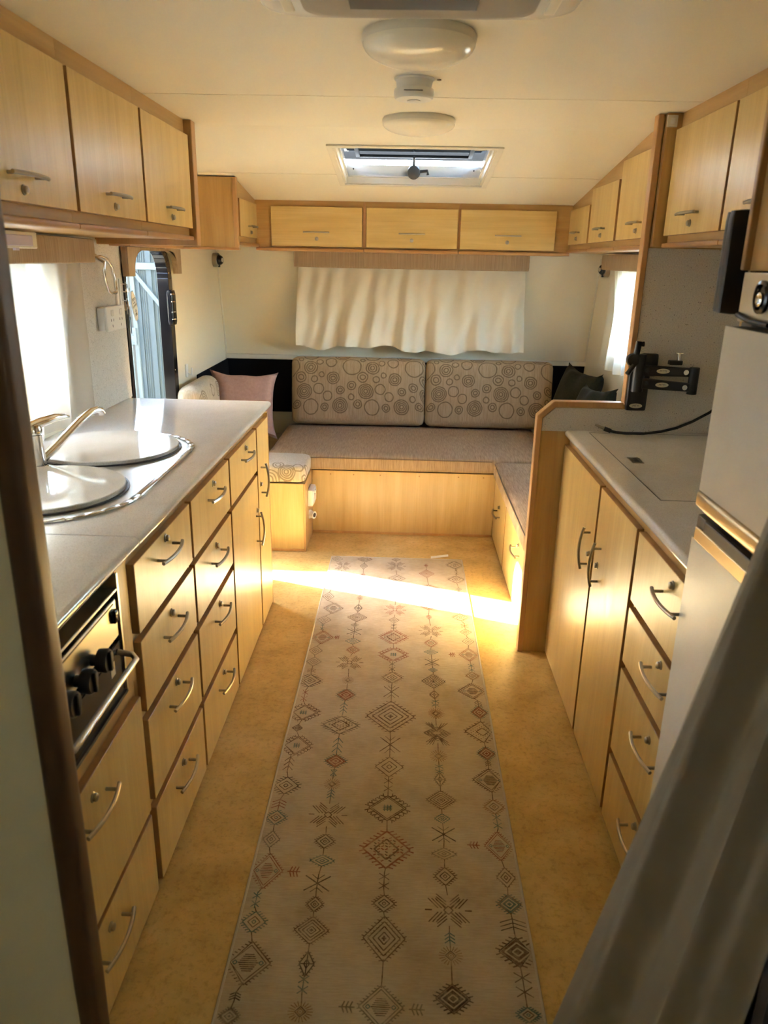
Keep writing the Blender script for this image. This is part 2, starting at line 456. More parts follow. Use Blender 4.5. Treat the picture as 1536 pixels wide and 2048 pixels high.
# ceiling: lining panels with hairline joints under a dark roof skin, cut open for the roof hatch
HX0, HX1, HY0, HY1 = -.318, .352, 3.325, 3.965
ce = thing('ceiling', (0, 2, ZC), 'cream ceiling lining with two hairline joints across', 'ceiling', kind='structure')
def slab(mb, x0, x1, y0, y1, a, b, mi=0):
    cuts = [y0] + ([3.08] if y0 < 3.08 < y1 else []) + [y1]
    for p, q in zip(cuts, cuts[1:]):
        mb.prism([(p, zc(p)+a), (q, zc(q)+a), (q, zc(q)+b), (p, zc(p)+b)], 'yz', x0, x1, mi)
def ring_slab(mb, y0, y1, a, b):
    if y1 <= HY0 or y0 >= HY1: slab(mb, XL, XR, y0, y1, a, b); return
    h0, h1 = max(y0, HY0), min(y1, HY1)
    if y0 < h0: slab(mb, XL, XR, y0, h0, a, b)
    slab(mb, XL, HX0, h0, h1, a, b); slab(mb, HX1, XR, h0, h1, a, b)
    if h1 < y1: slab(mb, XL, XR, h1, y1, a, b)
for y0, y1 in ((-1.6, 2.5275), (2.5325, 3.7870), (3.7930, 5.25)):
    mb = MB(); ring_slab(mb, y0, y1, 0, .01); mb.build('panel', 'ceil', ce)
mb = MB(); ring_slab(mb, -1.6, 5.25, .0101, .05); mb.build('roof_skin', 'dark_grey', ce)
# corner beads and the ledge along the end wall
t = MB().tube([(XL+.004, yr(.9)-.004, .90), (XL+.004, yr(1.53)-.004, 1.53)], .006, 6).build('trim_1', 'offwhite', origin=(XL, yr(.9), .9))
tag(t, 'thin cream corner bead beside the pink pillow corner', 'trim', kind='structure')
t = MB().tube([(XR-.004, yr(.9)-.004, .90), (XR-.004, yr(1.53)-.004, 1.53)], .006, 6).build('trim_2', 'offwhite', origin=(XR, yr(.9), .9))
tag(t, 'thin cream corner bead behind the green pillows', 'trim', kind='structure')
t = MB().box(XL, XR, yr(.88)-.03, yr(.88)+.02, .868, .898).build('trim_3', 'offwhite', origin=(0, yr(.88), .87), bevel=.004)
tag(t, 'cream ledge strip along the end wall above the sofa', 'trim', kind='structure')
mb = MB().box(XL+.001, XR-.001, 0, .03, .50, .866, fn=lambda x, y, z: (x, yr(z)-.012+y*.3, z)); mb.box(XL, XL+.008, 4.25, yr(.5)-.02, .50, .862)
tag(mb.build('trim_4', 'black_cloth', origin=(0, yr(.5), .5)), 'black padded board behind the sofa cushions', 'trim', kind='structure')

# near partitions beside the camera
tag(MB().box(XL, -.552, .985, 1.02, 0, ZC).build('wall_partition', 'wall', origin=(-1, 1, 0)), 'pale bulkhead wall cut off by the near picture edge', 'wall', kind='structure')
mb = MB().rbox((-.540, 1.0, ZC/2), (.020, .026, ZC/2), .012, 6)
tag(mb.build('trim_5', 'post', origin=(-.54, 1, 0), smooth=True), 'dark wooden edge post on the near bulkhead', 'trim', kind='structure')
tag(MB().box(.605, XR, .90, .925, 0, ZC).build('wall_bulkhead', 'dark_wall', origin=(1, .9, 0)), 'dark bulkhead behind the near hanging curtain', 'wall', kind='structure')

# right-hand partition between kitchen and sofa: notched board with wooden edging and speckled facing
PY = 2.73
part = thing('wall_divider', (.8, PY, 0), 'notched wooden divider between worktop and sofa', 'wall', kind='structure')
outline = [(.497, 0), (.497, .968), (.552, 1.018), (.806, 1.018), (.806, ZC), (XR, ZC), (XR, 0)]
MB().prism(outline, 'xz', PY+.004, PY+.026).build('board', 'honey', part)
MB().prism([(.512, .915), (.512, .960), (.556, 1.002), (.820, 1.002), (.820, 1.556), (XR, 1.556), (XR, .915)], 'xz', PY, PY+.004).build('facing', 'splash', part)
edge = MB()
path = [(.490, 0), (.490, .972), (.548, 1.026), (.798, 1.026), (.798, ZC)]
for (a, b), (c, d) in zip(path, path[1:]):
    L = math.hypot(c-a, d-b); nx, nz = (d-b)/L, -(c-a)/L
    edge.prism([(a, b), (c, d), (c+nx*.020, d+nz*.020), (a+nx*.020, b+nz*.020)], 'xz', PY-.006, PY+.036)
edge.build('edging', 'rail', part, bevel=.003)

# ------------------------------------------------------------------ doorway and door leaf
def arch(u0, u1, z0, z1, r, n=8, foot=True):
    p = [(u0, z0)]
    for k in range(n+1): a = pi-pi/2*k/n; p.append((u0+r+r*math.cos(a), z1-r+r*math.sin(a)))
    for k in range(n+1): a = pi/2-pi/2*k/n; p.append((u1-r+r*math.cos(a), z1-r+r*math.sin(a)))
    p.append((u1, z0)); return p
def frame_between(mb, outer, inner, plane, a, b, mi=0):
    n = len(outer)
    for i in range(n-1):
        mb.prism([outer[i], outer[i+1], inner[i+1], inner[i]], plane, a, b, mi)
    return mb
dr = thing('door_1', (XL, 3.5, 0), 'black framed caravan doorway standing open', 'door', kind='structure')
mb = MB(); frame_between(mb, arch(3.205, 3.872, 0, 1.56, .17), arch(3.237, 3.812, 0, 1.525, .13), 'yz', XL-.046, XL+.010)
mb.build('door_frame', 'black_gloss', dr, bevel=.002)
mb = MB(); mb.rbox((XL+.010, 3.838, 1.255), (.016, .034, .085), .012, 6)
for z in (1.20, 1.235, 1.285, 1.32): mb.tube([(XL+.018, 3.806, z), (XL+.030, 3.826, z)], .004, 6, 1)
mb.build('latch', ['black_gloss', 'chrome'], dr, smooth=True)
for z in (.95, 1.42): MB().lathe([(.004, 0), (.003, .002)], (XL+.012, 3.82, z), (1, 0, 0), 8).build('screw', 'chrome', dr)
TH = math.radians(32)
lx, ly = -math.sin(TH), math.cos(TH)
def leaf(u, w_, z): return (XL-.035+lx*u-ly*w_, 3.215+ly*u+lx*w_, z)
lf = MB().box(0, .565, 0, .03, -.02, 1.54, fn=leaf).build('door_leaf', 'white', dr, bevel=.004)
MB().box(.10, .46, -.004, .034, .85, 1.38, fn=leaf).build('door_window', 'dark_grey', lf)

# ------------------------------------------------------------------ windows
def window(name, x, y0, y1, z0, z1, s, label):
    wn = thing(name, (x, (y0+y1)/2, z0), label, 'window', kind='structure')
    mb = MB(); b = .035
    mb.box(x-.025, x+.025, y0-.01, y0+b, z0, z1).box(x-.025, x+.025, y1-b, y1+.01, z0, z1).box(x-.025, x+.025, y0, y1, z0-.01, z0+b).box(x-.025, x+.025, y0, y1, z1-b, z1+.01)
    mb.build('window_frame', 'white', wn, bevel=.003)
    MB().box(x-.003, x+.003, y0+b-.005, y1-b+.005, z0+b-.005, z1-b+.005).build('pane', 'glass', wn)
window('window_1', XL-.03, 1.2, 2.56, 1.0, 1.50, 1, 'bright window behind the sink curtains')
window('window_2', XR+.03, 3.25, 4.28, 1.0, 1.50, -1, 'bright window behind the white curtain strip')

window('window_fill', XR+.03, -1.25, -.35, .90, 1.45, -1, 'unseen window added behind the photographer for fill light')  # added behind the camera so daylight fills the near end

# ------------------------------------------------------------------ outside: ground and the pale shed seen through the doorway
plain('paving', (.13, .125, .115), .9)
g = MB().box(-40, 40, -40, 40, -.75, -.70).build('ground', 'paving')
tag(g, 'grey paved ground outside the caravan', 'ground', kind='structure')
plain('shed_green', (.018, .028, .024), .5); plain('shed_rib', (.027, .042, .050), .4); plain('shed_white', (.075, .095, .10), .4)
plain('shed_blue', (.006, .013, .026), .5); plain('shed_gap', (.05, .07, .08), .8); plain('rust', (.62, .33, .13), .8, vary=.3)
plain('render_white', (.86, .85, .80), .85, bumps=(30, .2))
for y0, y1, lab in ((-7, 4.17, 'long white rendered wall added unseen to block sun from the sink window'), (4.70, 5.55, 'short white rendered wall added unseen past the gap that lets the sun in')):  # unseen walls added to block the sun, with a gap for the floor strip
    gw = thing('sun_block_wall', (-3.3, (y0+y1)/2, -.7), lab, 'wall', 'added sun-blocking walls outside', 'structure')
    MB().box(-3.4, -3.2, y0, y1, -.699, 3.1).build('masonry', 'render_white', gw)
    MB().box(-3.46, -3.14, y0-.02, y1+.02, 3.1, 3.16).build('coping', 'render_white', gw, bevel=.01)
cpt = thing('shade_roof', (-2.9, 6.5, 2.3), 'metal carport roof added unseen to keep skylight off the shed', 'shade')  # added out of view to shade the shed front from the sky
plain('roof_metal', (.25, .27, .27), .6)
for k in range(8): MB().box(-4.6+k*.42, -4.6+k*.42+.40, 4.6, 5.95, 2.30, 2.33).build('sheet', 'roof_metal', cpt)
for x, y in ((-4.5, 4.7), (-4.5, 5.9), (-1.4, 5.9)): MB().box(x-.04, x+.04, y-.04, y+.04, -.699, 2.30).build('post', 'roof_metal', cpt)
SY = 5.75
sh = thing('garden_shed', (-1.9, SY, -.7), 'pale metal shed with braced door seen through the doorway', 'shed')
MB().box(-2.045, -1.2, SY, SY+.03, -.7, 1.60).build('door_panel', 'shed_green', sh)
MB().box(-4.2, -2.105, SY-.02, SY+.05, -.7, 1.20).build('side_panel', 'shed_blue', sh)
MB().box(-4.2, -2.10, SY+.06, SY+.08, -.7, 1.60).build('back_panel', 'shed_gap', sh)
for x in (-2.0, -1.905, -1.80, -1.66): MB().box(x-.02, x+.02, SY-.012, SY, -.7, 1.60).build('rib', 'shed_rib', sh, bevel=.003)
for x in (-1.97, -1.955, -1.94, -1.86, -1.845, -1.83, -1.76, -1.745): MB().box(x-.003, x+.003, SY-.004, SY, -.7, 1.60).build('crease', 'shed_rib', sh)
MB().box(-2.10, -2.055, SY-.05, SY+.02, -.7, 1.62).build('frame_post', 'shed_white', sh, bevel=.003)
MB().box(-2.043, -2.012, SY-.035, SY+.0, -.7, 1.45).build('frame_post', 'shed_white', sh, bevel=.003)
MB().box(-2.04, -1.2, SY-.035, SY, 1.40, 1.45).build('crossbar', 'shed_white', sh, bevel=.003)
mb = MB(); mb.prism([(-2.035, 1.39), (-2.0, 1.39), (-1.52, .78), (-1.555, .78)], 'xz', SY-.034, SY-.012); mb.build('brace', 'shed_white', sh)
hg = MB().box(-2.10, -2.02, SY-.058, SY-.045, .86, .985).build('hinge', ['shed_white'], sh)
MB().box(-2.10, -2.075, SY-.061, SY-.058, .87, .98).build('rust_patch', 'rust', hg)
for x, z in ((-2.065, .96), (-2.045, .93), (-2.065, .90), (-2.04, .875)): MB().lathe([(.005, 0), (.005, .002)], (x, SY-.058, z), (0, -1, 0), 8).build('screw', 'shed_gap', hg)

# ------------------------------------------------------------------ cupboard fronts, bow handles, locks
def bow(L, span, out=.020, rise=.011, r=.0046):
    mb = MB(); n = 10
    mb.tube([((i/n-.5)*L, 0, out+rise*(1-(2*i/n-1)**2)) for i in range(n+1)], r, 8)
    for s in (-1, 1): mb.tube([(s*span/2, 0, -.001), (s*span/2, 0, out+rise*.25)], r*.85, 8)
    return mb.mesh('handle', smooth=True)
BOW = {'h': bow(.155, .118), 'v': bow(.140, .106), 's': bow(.142, .100, .022, .004, .004)}
LOCK = MB().lathe([(.0105, 0), (.0105, .002), (.0080, .003), (.0080, .008), (.006, .010), (.002, .0104)], (0, 0, 0), n=20).mesh('lock', smooth=True)
for me in (*BOW.values(), LOCK): me.materials.append(M['nickel'])
def front(root, kind, ax, sg, p, a0, a1, z0, z1, hc=None, lc=None, bar='h', mat='maple', t=.018):
    mb = MB()
    if ax == 'x': mb.box(min(p, p-sg*t), max(p, p-sg*t), a0, a1, z0, z1, 0, ('+x' if sg > 0 else '-x'))
    else: mb.box(a0, a1, min(p, p-sg*t), max(p, p-sg*t), z0, z1, 0, ('+y' if sg > 0 else '-y'))
    o = mb.build(kind, ['edge', mat], root, bevel=.0012, seg=1)
    out = (X_ if ax == 'x' else Y_)*sg; along = Y_ if ax == 'x' else X_; base = wloc(root)
    def at(a, z): return (Vector((p, a, z)) if ax == 'x' else Vector((a, p, z)))-base
    if hc:
        u = Z_ if bar == 'v' else along
        link('handle', BOW[bar], None, o, at(*hc), axes(u, out.cross(u), out))
    if lc: link('lock', LOCK, None, o, at(*lc), axes(along, out.cross(along), out))
    return o

# ------------------------------------------------------------------ sink side: base cabinets
FX = -.572                       # plane of the fronts
ROWS = [(.700, .867), (.500, .680), (.254, .476), (.012, .230)]
HZ = [(.815, .847), (.612, .646), (.415, .446), (.168, .197)]
def base_body(name, y0, y1, label, group, z1=.893):
    u = thing(name, (-.88, (y0+y1)/2, 0), label, 'cabinet', group)
    MB().box(XL+.002, FX-.0185, y0+.0005, y1-.0005, .001, z1).build('body', 'honey_y', u)
    return u
GB = 'base cabinets under the sink worktop'
u = base_body('oven_cabinet', 1.021, 1.462, 'maple base cabinet housing the oven above two drawers', GB, .60)
front(u, 'drawer', 'x', 1, FX, 1.03, 1.446, .252, .562, (1.165, .49), (1.165, .518))
front(u, 'drawer', 'x', 1, FX, 1.03, 1.446, .012, .238, (1.170, .163), (1.170, .192))
MB().box(FX-.03, FX-.012, 1.400, 1.462, .60, .884).build('stile', 'honey', u)
u = base_body('drawer_cabinet', 1.463, 1.917, 'maple four-drawer base cabinet next to the oven', GB)
for (a, b), (h, k) in zip(ROWS, HZ): front(u, 'drawer', 'x', 1, FX, 1.478, 1.909, a, b, (1.688, h), (1.697, k))
u = base_body('drawer_cabinet', 1.918, 2.384, 'maple four-drawer base cabinet, second one along from the oven', GB)
for (a, b), (h, k) in zip(ROWS, HZ): front(u, 'drawer', 'x', 1, FX, 1.927, 2.376, a, b, (2.160, h), (2.168, k))
u = base_body('cupboard', 2.385, 2.855, 'maple base cupboard with one drawer above a tall door', GB)
front(u, 'drawer', 'x', 1, FX, 2.394, 2.847, .700, .867, (2.632, .815), (2.645, .842))
front(u, 'door', 'x', 1, FX, 2.394, 2.847, .012, .682, (2.795, .475), (2.817, .545), 'v')
u = base_body('cupboard', 2.856, 3.10, 'narrow maple base cupboard at the doorway end of the worktop', GB)
front(u, 'door', 'x', 1, FX, 2.865, 3.098, .012, .867, (2.925, .64), (2.905, .628), 'v')
MB().box(XL+.002, FX-.001, 3.10, 3.118, .001, .884, 0, '+x').build('end_panel', ['maple', 'edge'], u)

# worktop: rounded front edge, far corner rounded; the near part is the lift-up hob cover
def worktop(mb, x0, x1, y0, y1, z0, z1, r, s):
    # profile across x, bullnose on the aisle side (s=+1: at x1, s=-1: at x0)
    pr = []
    for k in range(7):
        a = -pi/2+pi*k/6; h = (z1-z0)/2
        pr.append((r*math.cos(a), z0+h+h*math.sin(a)))
    pts = [((x1-r+dx) if s > 0 else (x0+r-dx), z) for dx, z in pr]
    back = x0 if s > 0 else x1
    pts += [(back, z1), (back, z0)]
    mb.prism(pts, 'xz', y0, y1)
    return mb
wt = worktop(MB(), XL+.001, -.566, 1.512, 3.165, .894, .920, .0125, 1).build('worktop', 'laminate', origin=(-.87, 2.3, .885), smooth=True)
tag(wt, 'pale speckled glossy worktop holding the round sinks', 'worktop')
lid = worktop(MB(), XL+.001, -.566, 1.022, 1.508, .895, .920, .012, 1).build('hob_cover', 'laminate', origin=(-.87, 1.27, .885), smooth=True)
tag(lid, 'pale laminate lift-up hob cover above the oven', 'hob cover')

# round sinks with flat lids in one steel surround
def stadium(cx, y0, y1, r, n=16):
    return [(cx+r*math.cos(a), y1+r*math.sin(a)) for a in [pi*k/n for k in range(n+1)]] + [(cx+r*math.cos(a), y0+r*math.sin(a)) for a in [pi+pi*k/n for k in range(n+1)]]
sk_ = thing('sink', (-.90, 2.03, .92), 'steel double round sink surround let into the worktop', 'sink')
mb = MB(); o_, i_ = stadium(-.898, 1.792, 2.255, .243), stadium(-.898, 1.792, 2.255, .226)
o_.append(o_[0]); i_.append(i_[0]); frame_between(mb, o_, i_, 'xy', .9205, .9275)
mb.build('rim', 'steel', sk_, bevel=.002, smooth=True)
MB().prism(stadium(-.898, 1.792, 2.255, .227), 'xy', .9202, .9225).build('plate', 'brushed', sk_)
for cy, r in ((2.262, .214), (1.810, .207)):
    MB().lathe([(r+.006, 0), (r+.006, .004), (r+.001, .0045), (r+.001, .001)], (-.918, cy, .9222), n=56).build('bowl_rim', 'dark_grey', sk_, smooth=True)
for cy, r, lab in ((2.262, .212, 'round pale sink lid, the one nearer the doorway'), (1.810, .205, 'round pale sink lid, the one nearer the oven')):
    o = MB().lathe([(r-.002, 0), (r, .0015), (r, .0095), (r-.002, .0115), (r-.02, .0118)], (-.918, cy, .9245), n=64).build('sink_cover', 'laminate', origin=(-.918, cy, .9245), smooth=True)
    tag(o, lab, 'sink lid', 'round sink lids')
tp = thing('tap', (-1.03, 2.02, .92), 'chrome mixer tap with long swung spout beside the sinks', 'tap')
MB().lathe([(.030, 0), (.030, .006), (.026, .01), (.0235, .06), (.024, .095), (.025, .098)], (-1.03, 2.02, .9225), n=24).build('body', 'chrome', tp, smooth=True)
MB().lathe([(.024, 0), (.025, .012), (.020, .026), (.008, .032)], (-1.03, 2.02, 1.022), n=24).build('cap', 'chrome', tp, smooth=True)
mb = MB(); mb.tube([(-1.045, 1.99, 1.040), (-1.02, 2.04, 1.050), (-1.0, 2.09, 1.055), (-.985, 2.125, 1.052), (-.978, 2.14, 1.048)], [.014, .016, .012, .009, .004], 10); mb.build('lever', 'chrome', tp, smooth=True)
mb = MB(); mb.tube([(-1.022, 2.04, .945), (-1.000, 2.09, .975), (-.965, 2.18, 1.028), (-.948, 2.225, 1.048), (-.940, 2.248, 1.050), (-.934, 2.264, 1.044), (-.932, 2.270, 1.034)], [.013, .012, .0115, .011, .0105, .011, .012], 12); mb.build('spout', 'chrome', tp, smooth=True)

# oven
ov = thing('oven', (-.62, 1.21, .60), 'steel and black glass oven with three knobs below the hob cover', 'oven')
OY0, OY1 = 1.03, 1.398
MB().box(-1.05, FX-.045, OY0, OY1, .606, .845).build('carcass', 'black', ov)
MB().box(FX-.20, FX-.006, OY0+.006, OY1-.006, .846, .852).build('top_plate', 'brushed', ov, bevel=.002)
cp = MB().box(FX-.045, FX-.012, OY0+.004, OY1-.004, .742, .828).build('control_panel', 'brushed', ov, bevel=.003)
MB().box(FX-.0125, FX-.011, OY0+.02, OY1-.02, .820, .8225).build('groove', 'dark_grey', cp)
for y in (1.255, 1.180, 1.105):
    kn = MB().lathe([(.011, 0), (.011, .012), (.0225, .014), (.0235, .030), (.021, .034)], (FX-.012, y, .762), (1, 0, 0), 20).build('knob', 'black', ov, smooth=True)
    MB().box(FX+.020, FX+.028, y-.005, y+.005, .742, .782).build('grip', 'black', kn, bevel=.002)
MB().rbox((FX-.009, 1.372, .797), (.006, .010, .014), .004, 5).build('switch', 'black_gloss', ov, smooth=True)
dg_ = MB().box(FX-.04, FX-.012, OY0+.002, OY1-.002, .612, .732).build('oven_door', 'black_gloss', ov, bevel=.003)
MB().box(FX-.0118, FX-.0105, OY0+.03, OY1-.04, .640, .715).build('glass', 'oven_glass' if 'oven_glass' in M else 'black_gloss', dg_)
MB().box(FX-.0117, FX-.0100, 1.33, 1.352, .675, .705).build('sticker', 'sticker', dg_)
hb = MB(); hb.tube([(FX-.012, OY1-.022, .712), (FX+.018, OY1-.020, .706), (FX+.030, OY1-.032, .702), (FX+.030, OY1-.06, .702), (FX+.030, OY0+.05, .702), (FX+.030, OY0+.03, .702), (FX+.015, OY0+.02, .706), (FX-.012, OY0+.02, .712)], .0065, 10)
hb.build('handle', 'brushed', ov, smooth=True)
MB().box(FX-.045, FX-.008, OY1, OY1+.008, .606, .880).build('side_trim', 'brushed', ov)
MB().box(FX-.03, FX-.008, OY0, OY1+.006, .602, .610).build('bottom_trim', 'dark_grey', ov)

# ------------------------------------------------------------------ overhead cabinets
def upper_x(name, sg, xf, y0, y1, zt_of, label, group, doors, xw, zb=1.556, lip=True, p=None):
    u = thing(name, ((xf+xw)/2, (y0+y1)/2, zb), label, 'cabinet', group)
    ys = [y0] + ([3.08] if y0 < 3.08 < y1 else []) + [y1]
    pts = [(y0, zb+.004)] + [(y, zt_of(y)-.0005) for y in ys] + [(y1, zb+.004)]
    MB().prism(pts, 'yz', min(xf, xw), max(xf, xw)).build('body', 'honey_y', u)
    if lip:
        mb = MB(); mb.rbox((xf+sg*.004, (y0+y1)/2, zb+.008), (.016, (y1-y0)/2, .009), .008, 6); mb.build('lip', 'lip', u, smooth=True)
    for (a0, a1, z0, z1, hy) in doors:
        front(u, 'door', 'x', sg, (p if p is not None else xf+sg*.0185), a0, a1, z0, z1, (hy, 1.652), (hy, 1.624))
    return u
GL = 'overhead cabinets above the sink'
xw = XL+.001
upper_x('overhead_cabinet', 1, -.8185, 1.03, 1.933, zc, 'overhead maple cabinet above the sink, cut off by the picture edge', GL, [(1.42, 1.926, 1.598, 1.912, 1.663)], xw)
upper_x('overhead_cabinet', 1, -.8185, 1.934, 2.436, zc, 'overhead maple cabinet above the sink, middle of three', GL, [(1.943, 2.428, 1.598, 1.912, 2.179)], xw)
u = upper_x('overhead_cabinet', 1, -.8185, 2.437, 2.966, zc, 'overhead maple cabinet above the sink, nearest the doorway', GL, [(2.445, 2.952, 1.598, 1.912, 2.702)], xw)
MB().box(xw, -.790, 2.967, 3.02, 1.537, ZC-.001, 0, '+x').build('end_panel', ['edge', 'rail'], u, bevel=.003)
u = upper_x('overhead_cabinet', 1, -.838, 3.865, 4.779, zc, 'small overhead maple cabinet in the corner past the doorway', GL, [(3.885, 4.315, 1.598, 1.772, 4.14)], xw)
MB().box(xw, -.826, 3.842, 3.864, 1.540, zc(3.85)-.004, 0, '-y').build('end_panel', ['lip', 'honey'], u, bevel=.002)
MB().box(-.842, -.822, 3.834, 3.866, 1.538, zc(3.86)-.004).build('edging', 'rail', u, bevel=.004)
MB().box(xw, -.82, 3.832, 3.866, 1.533, 1.545).build('bottom_edging', 'lip_x', u, bevel=.003)
MB().box(-1.043, -1.022, 3.834, 3.842, 1.555, 1.72).build('finger_slot', 'black', u)
GR = 'overhead cabinets above the kitchen drawers by the divider'
wx = XR-.001
upper_x('overhead_cabinet', -1, .8685, 2.215, 2.699, zc, 'overhead maple cabinet next to the divider', GR, [(2.222, 2.690, 1.594, 1.914, 2.452)], wx)
upper_x('overhead_cabinet', -1, .8685, 1.456, 2.214, zc, 'overhead maple cabinet half hidden behind the black television', GR, [(1.66, 2.207, 1.594, 1.914, 1.95)], wx)
MB().box(.822, wx, 2.700, 2.7295, 1.560, ZC-.001, 0, '-y').build('trim_6', ['edge', 'honey'], origin=(1, 2.7, 1.56))
tag(bpy.data.objects['trim_6'], 'honey wood filler panel beside the divider top', 'trim', kind='structure')
GS = 'stepped overhead cabinets above the side bench'
upper_x('overhead_cabinet', -1, .884, 2.768, 3.377, zc, 'tallest of the stepped overhead cabinets above the side bench', GS, [(2.80, 3.360, 1.596, 1.900, 3.07)], wx)
upper_x('overhead_cabinet', -1, .884, 3.378, 3.878, zc, 'middle one of the stepped overhead cabinets above the side bench', GS, [(3.394, 3.862, 1.596, 1.836, 3.62)], wx)
upper_x('overhead_cabinet', -1, .884, 3.879, 4.779, zc, 'lowest of the stepped overhead cabinets, in the corner', GS, [(3.893, 4.335, 1.596, 1.771, 4.13)], wx)
GE = 'overhead cabinets above the end window'
RY = 4.365
for x0, x1, d0, d1, lab in ((-.836, -.241, -.749, -.251, 'overhead cabinet above the sofa, at its pink pillow end'), (-.240, .275, -.229, .268, 'overhead cabinet above the sofa, middle of the three'), (.276, .882, .282, .796, 'overhead cabinet above the sofa, at its green pillow end')):
    u = thing('overhead_cabinet', ((x0+x1)/2, RY, 1.545), lab, 'cabinet', GE)
    MB().prism([(RY, 1.549), (RY, zc(RY)-.001), (4.775, zc(4.775)-.001), (4.83, 1.549)], 'yz', x0, x1).build('body', 'honey_x', u)
    mb = MB(); mb.rbox(((x0+x1)/2, RY-.004, 1.547), ((x1-x0)/2, .016, .010), .008, 6); mb.build('lip', 'lip_x', u, smooth=True)
    hx = (d0+d1)/2
    front(u, 'door', 'y', -1, RY-.0185, d0, d1, 1.564, 1.767, (hx, 1.637), (hx, 1.604), 's', 'maple_x')
    if x1 < .5:
        MB().box(d1+.004, d1+.018, RY-.006, RY, 1.56, 1.79).build('divider_strip', 'rail', u)

# ------------------------------------------------------------------ kitchen side by the fridge
GX = .600
GK = 'base cabinets under the plain worktop'
u = thing('cupboard', (.89, 2.27, 0), 'tall two-door maple cupboard beside the divider', 'cabinet', GK)
MB().box(GX+.0185, XR-.002, 1.760, 2.728, .001, .893).build('body', 'honey_y', u)
front(u, 'door', 'x', -1, GX, 2.186, 2.722, .010, .868, (2.238, .645), (2.222, .632), 'v')
front(u, 'door', 'x', -1, GX, 1.802, 2.168, .010, .868, (2.098, .645), (2.118, .636), 'v')
u = thing('drawer_cabinet', (.89, 1.6, 0), 'maple four-drawer base cabinet between cupboard and fridge', 'cabinet', GK)
MB().box(GX+.0185, XR-.002, 1.456, 1.759, .001, .893).build('body', 'honey_y', u)
for (a, b), (h, k) in zip([(.680, .868), (.503, .660), (.232, .482), (.010, .212)], [(.80, .838), (.605, .640), (.412, .44), (.15, .19)]):
    front(u, 'drawer', 'x', -1, GX, 1.458, 1.783, a, b, (1.513, h), (1.520, k))
wt = worktop(MB(), (.598), XR-.001, 1.457, 2.7285, .894, .920, .0125, -1).build('worktop', 'laminate', origin=(.88, 2.1, .885), smooth=True)
tag(wt, 'pale speckled worktop with a flush lid between divider and fridge', 'worktop')
hl = thing('worktop_hatch', (.93, 2.28, .92), 'flush lid with small latch in the plain worktop', 'hatch')
mb = MB(); o_ = [(.676, 2.693), (1.15, 2.693), (1.15, 1.88), (.676, 1.88), (.676, 2.693)]; i_ = [(.679, 2.690), (1.147, 2.690), (1.147, 1.883), (.679, 1.883), (.679, 2.690)]
frame_between(mb, o_, i_, 'xy', .9201, .9205); mb.build('seam', 'dark_grey', hl)
lt = MB().box(.712, .748, 2.262, 2.330, .9202, .9225).build('latch', 'nickel', hl, bevel=.001)
MB().box(.722, .738, 2.275, 2.317, .9225, .9228).build('latch_recess', 'dark_grey', lt)

# fridge in its tall housing
fr = thing('fridge', (.88, 1.2, 0), 'pale two-door fridge freezer half hidden by the near curtain', 'fridge')
MB().box(.622, 1.15, .945, 1.446, .02, 1.405).build('body', 'dark_grey', fr)
fd = MB().rbox((.606, 1.195, 1.235), (.016, .245, .165), .012, 8).build('freezer_door', 'dark_grey', fr, smooth=True)
MB().box(.5885, .592, .955, 1.436, 1.082, 1.398).build('door_skin', 'fridge_white', fd, bevel=.001)
MB().rbox((.598, 1.195, 1.064), (.014, .246, .018), .010, 6).build('bottom_trim', 'bronze', fd, smooth=True)
ld = MB().rbox((.606, 1.195, .53), (.016, .245, .505), .012, 8).build('fridge_door', 'dark_grey', fr, smooth=True)
MB().box(.5885, .592, .955, 1.436, .03, .985).build('door_skin', 'fridge_white', ld, bevel=.001)
MB().box(.586, .593, .955, 1.42, .985, 1.012).build('top_trim', 'bronze', ld, bevel=.002)
MB().box(.585, .592, .99, 1.38, 1.013, 1.036).build('grip_recess', 'black', ld, bevel=.002)
hs = thing('fridge_housing', (.9, 1.2, 0), 'tall honey wood housing around the fridge', 'cabinet')
MB().box(.622, XR-.001, 1.4465, 1.4555, .001, ZC-.001).build('side_panel', 'honey', hs)
MB().box(.606, .622, 1.440, 1.4555, 1.495, ZC-.001).build('edging', 'edge', hs, bevel=.003)
MB().box(.618, .636, .93, 1.439, 1.495, ZC-.001).build('upper_panel', 'honey', hs)
ap = thing('steel_appliance', (.7, 1.2, 1.41), 'brushed steel appliance front with black ring above the fridge', 'appliance')
MB().box(.611, 1.1, .935, 1.444, 1.4065, 1.492).build('body', 'brushed', ap, bevel=.002)
MB().lathe([(.028, 0), (.028, .006), (.022, .008), (.020, .003), (.002, .003)], (.611, 1.352, 1.452), (-1, 0, 0), 28).build('ring', 'black_gloss', ap, smooth=True)
MB().lathe([(.012, 0), (.012, .004), (.008, .006)], (.607, 1.352, 1.448), (-1, 0, 0), 18).build('dial', 'chrome', ap, smooth=True)
tv = thing('television', (.72, 1.52, 1.41), 'small black television edge-on beside the fridge housing', 'television')
MB().rbox((.722, 1.512, 1.508), (.124, .014, .094), .008, 8).build('casing', 'black', tv, smooth=True)
MB().rbox((.722, 1.533, 1.508), (.122, .009, .092), .006, 8).build('bezel', 'dark_grey', tv, smooth=True)
MB().box(.612, .832, 1.5415, 1.5425, 1.425, 1.592).build('screen', 'black_gloss', tv)
mb = MB(); mb.tube([(.655, 1.500, 1.425), (.640, 1.47, 1.421), (.604, 1.43, 1.418), (.602, 1.38, 1.411), (.603, 1.30, 1.409)], .004, 8); mb.build('cord', 'black', tv, smooth=True)

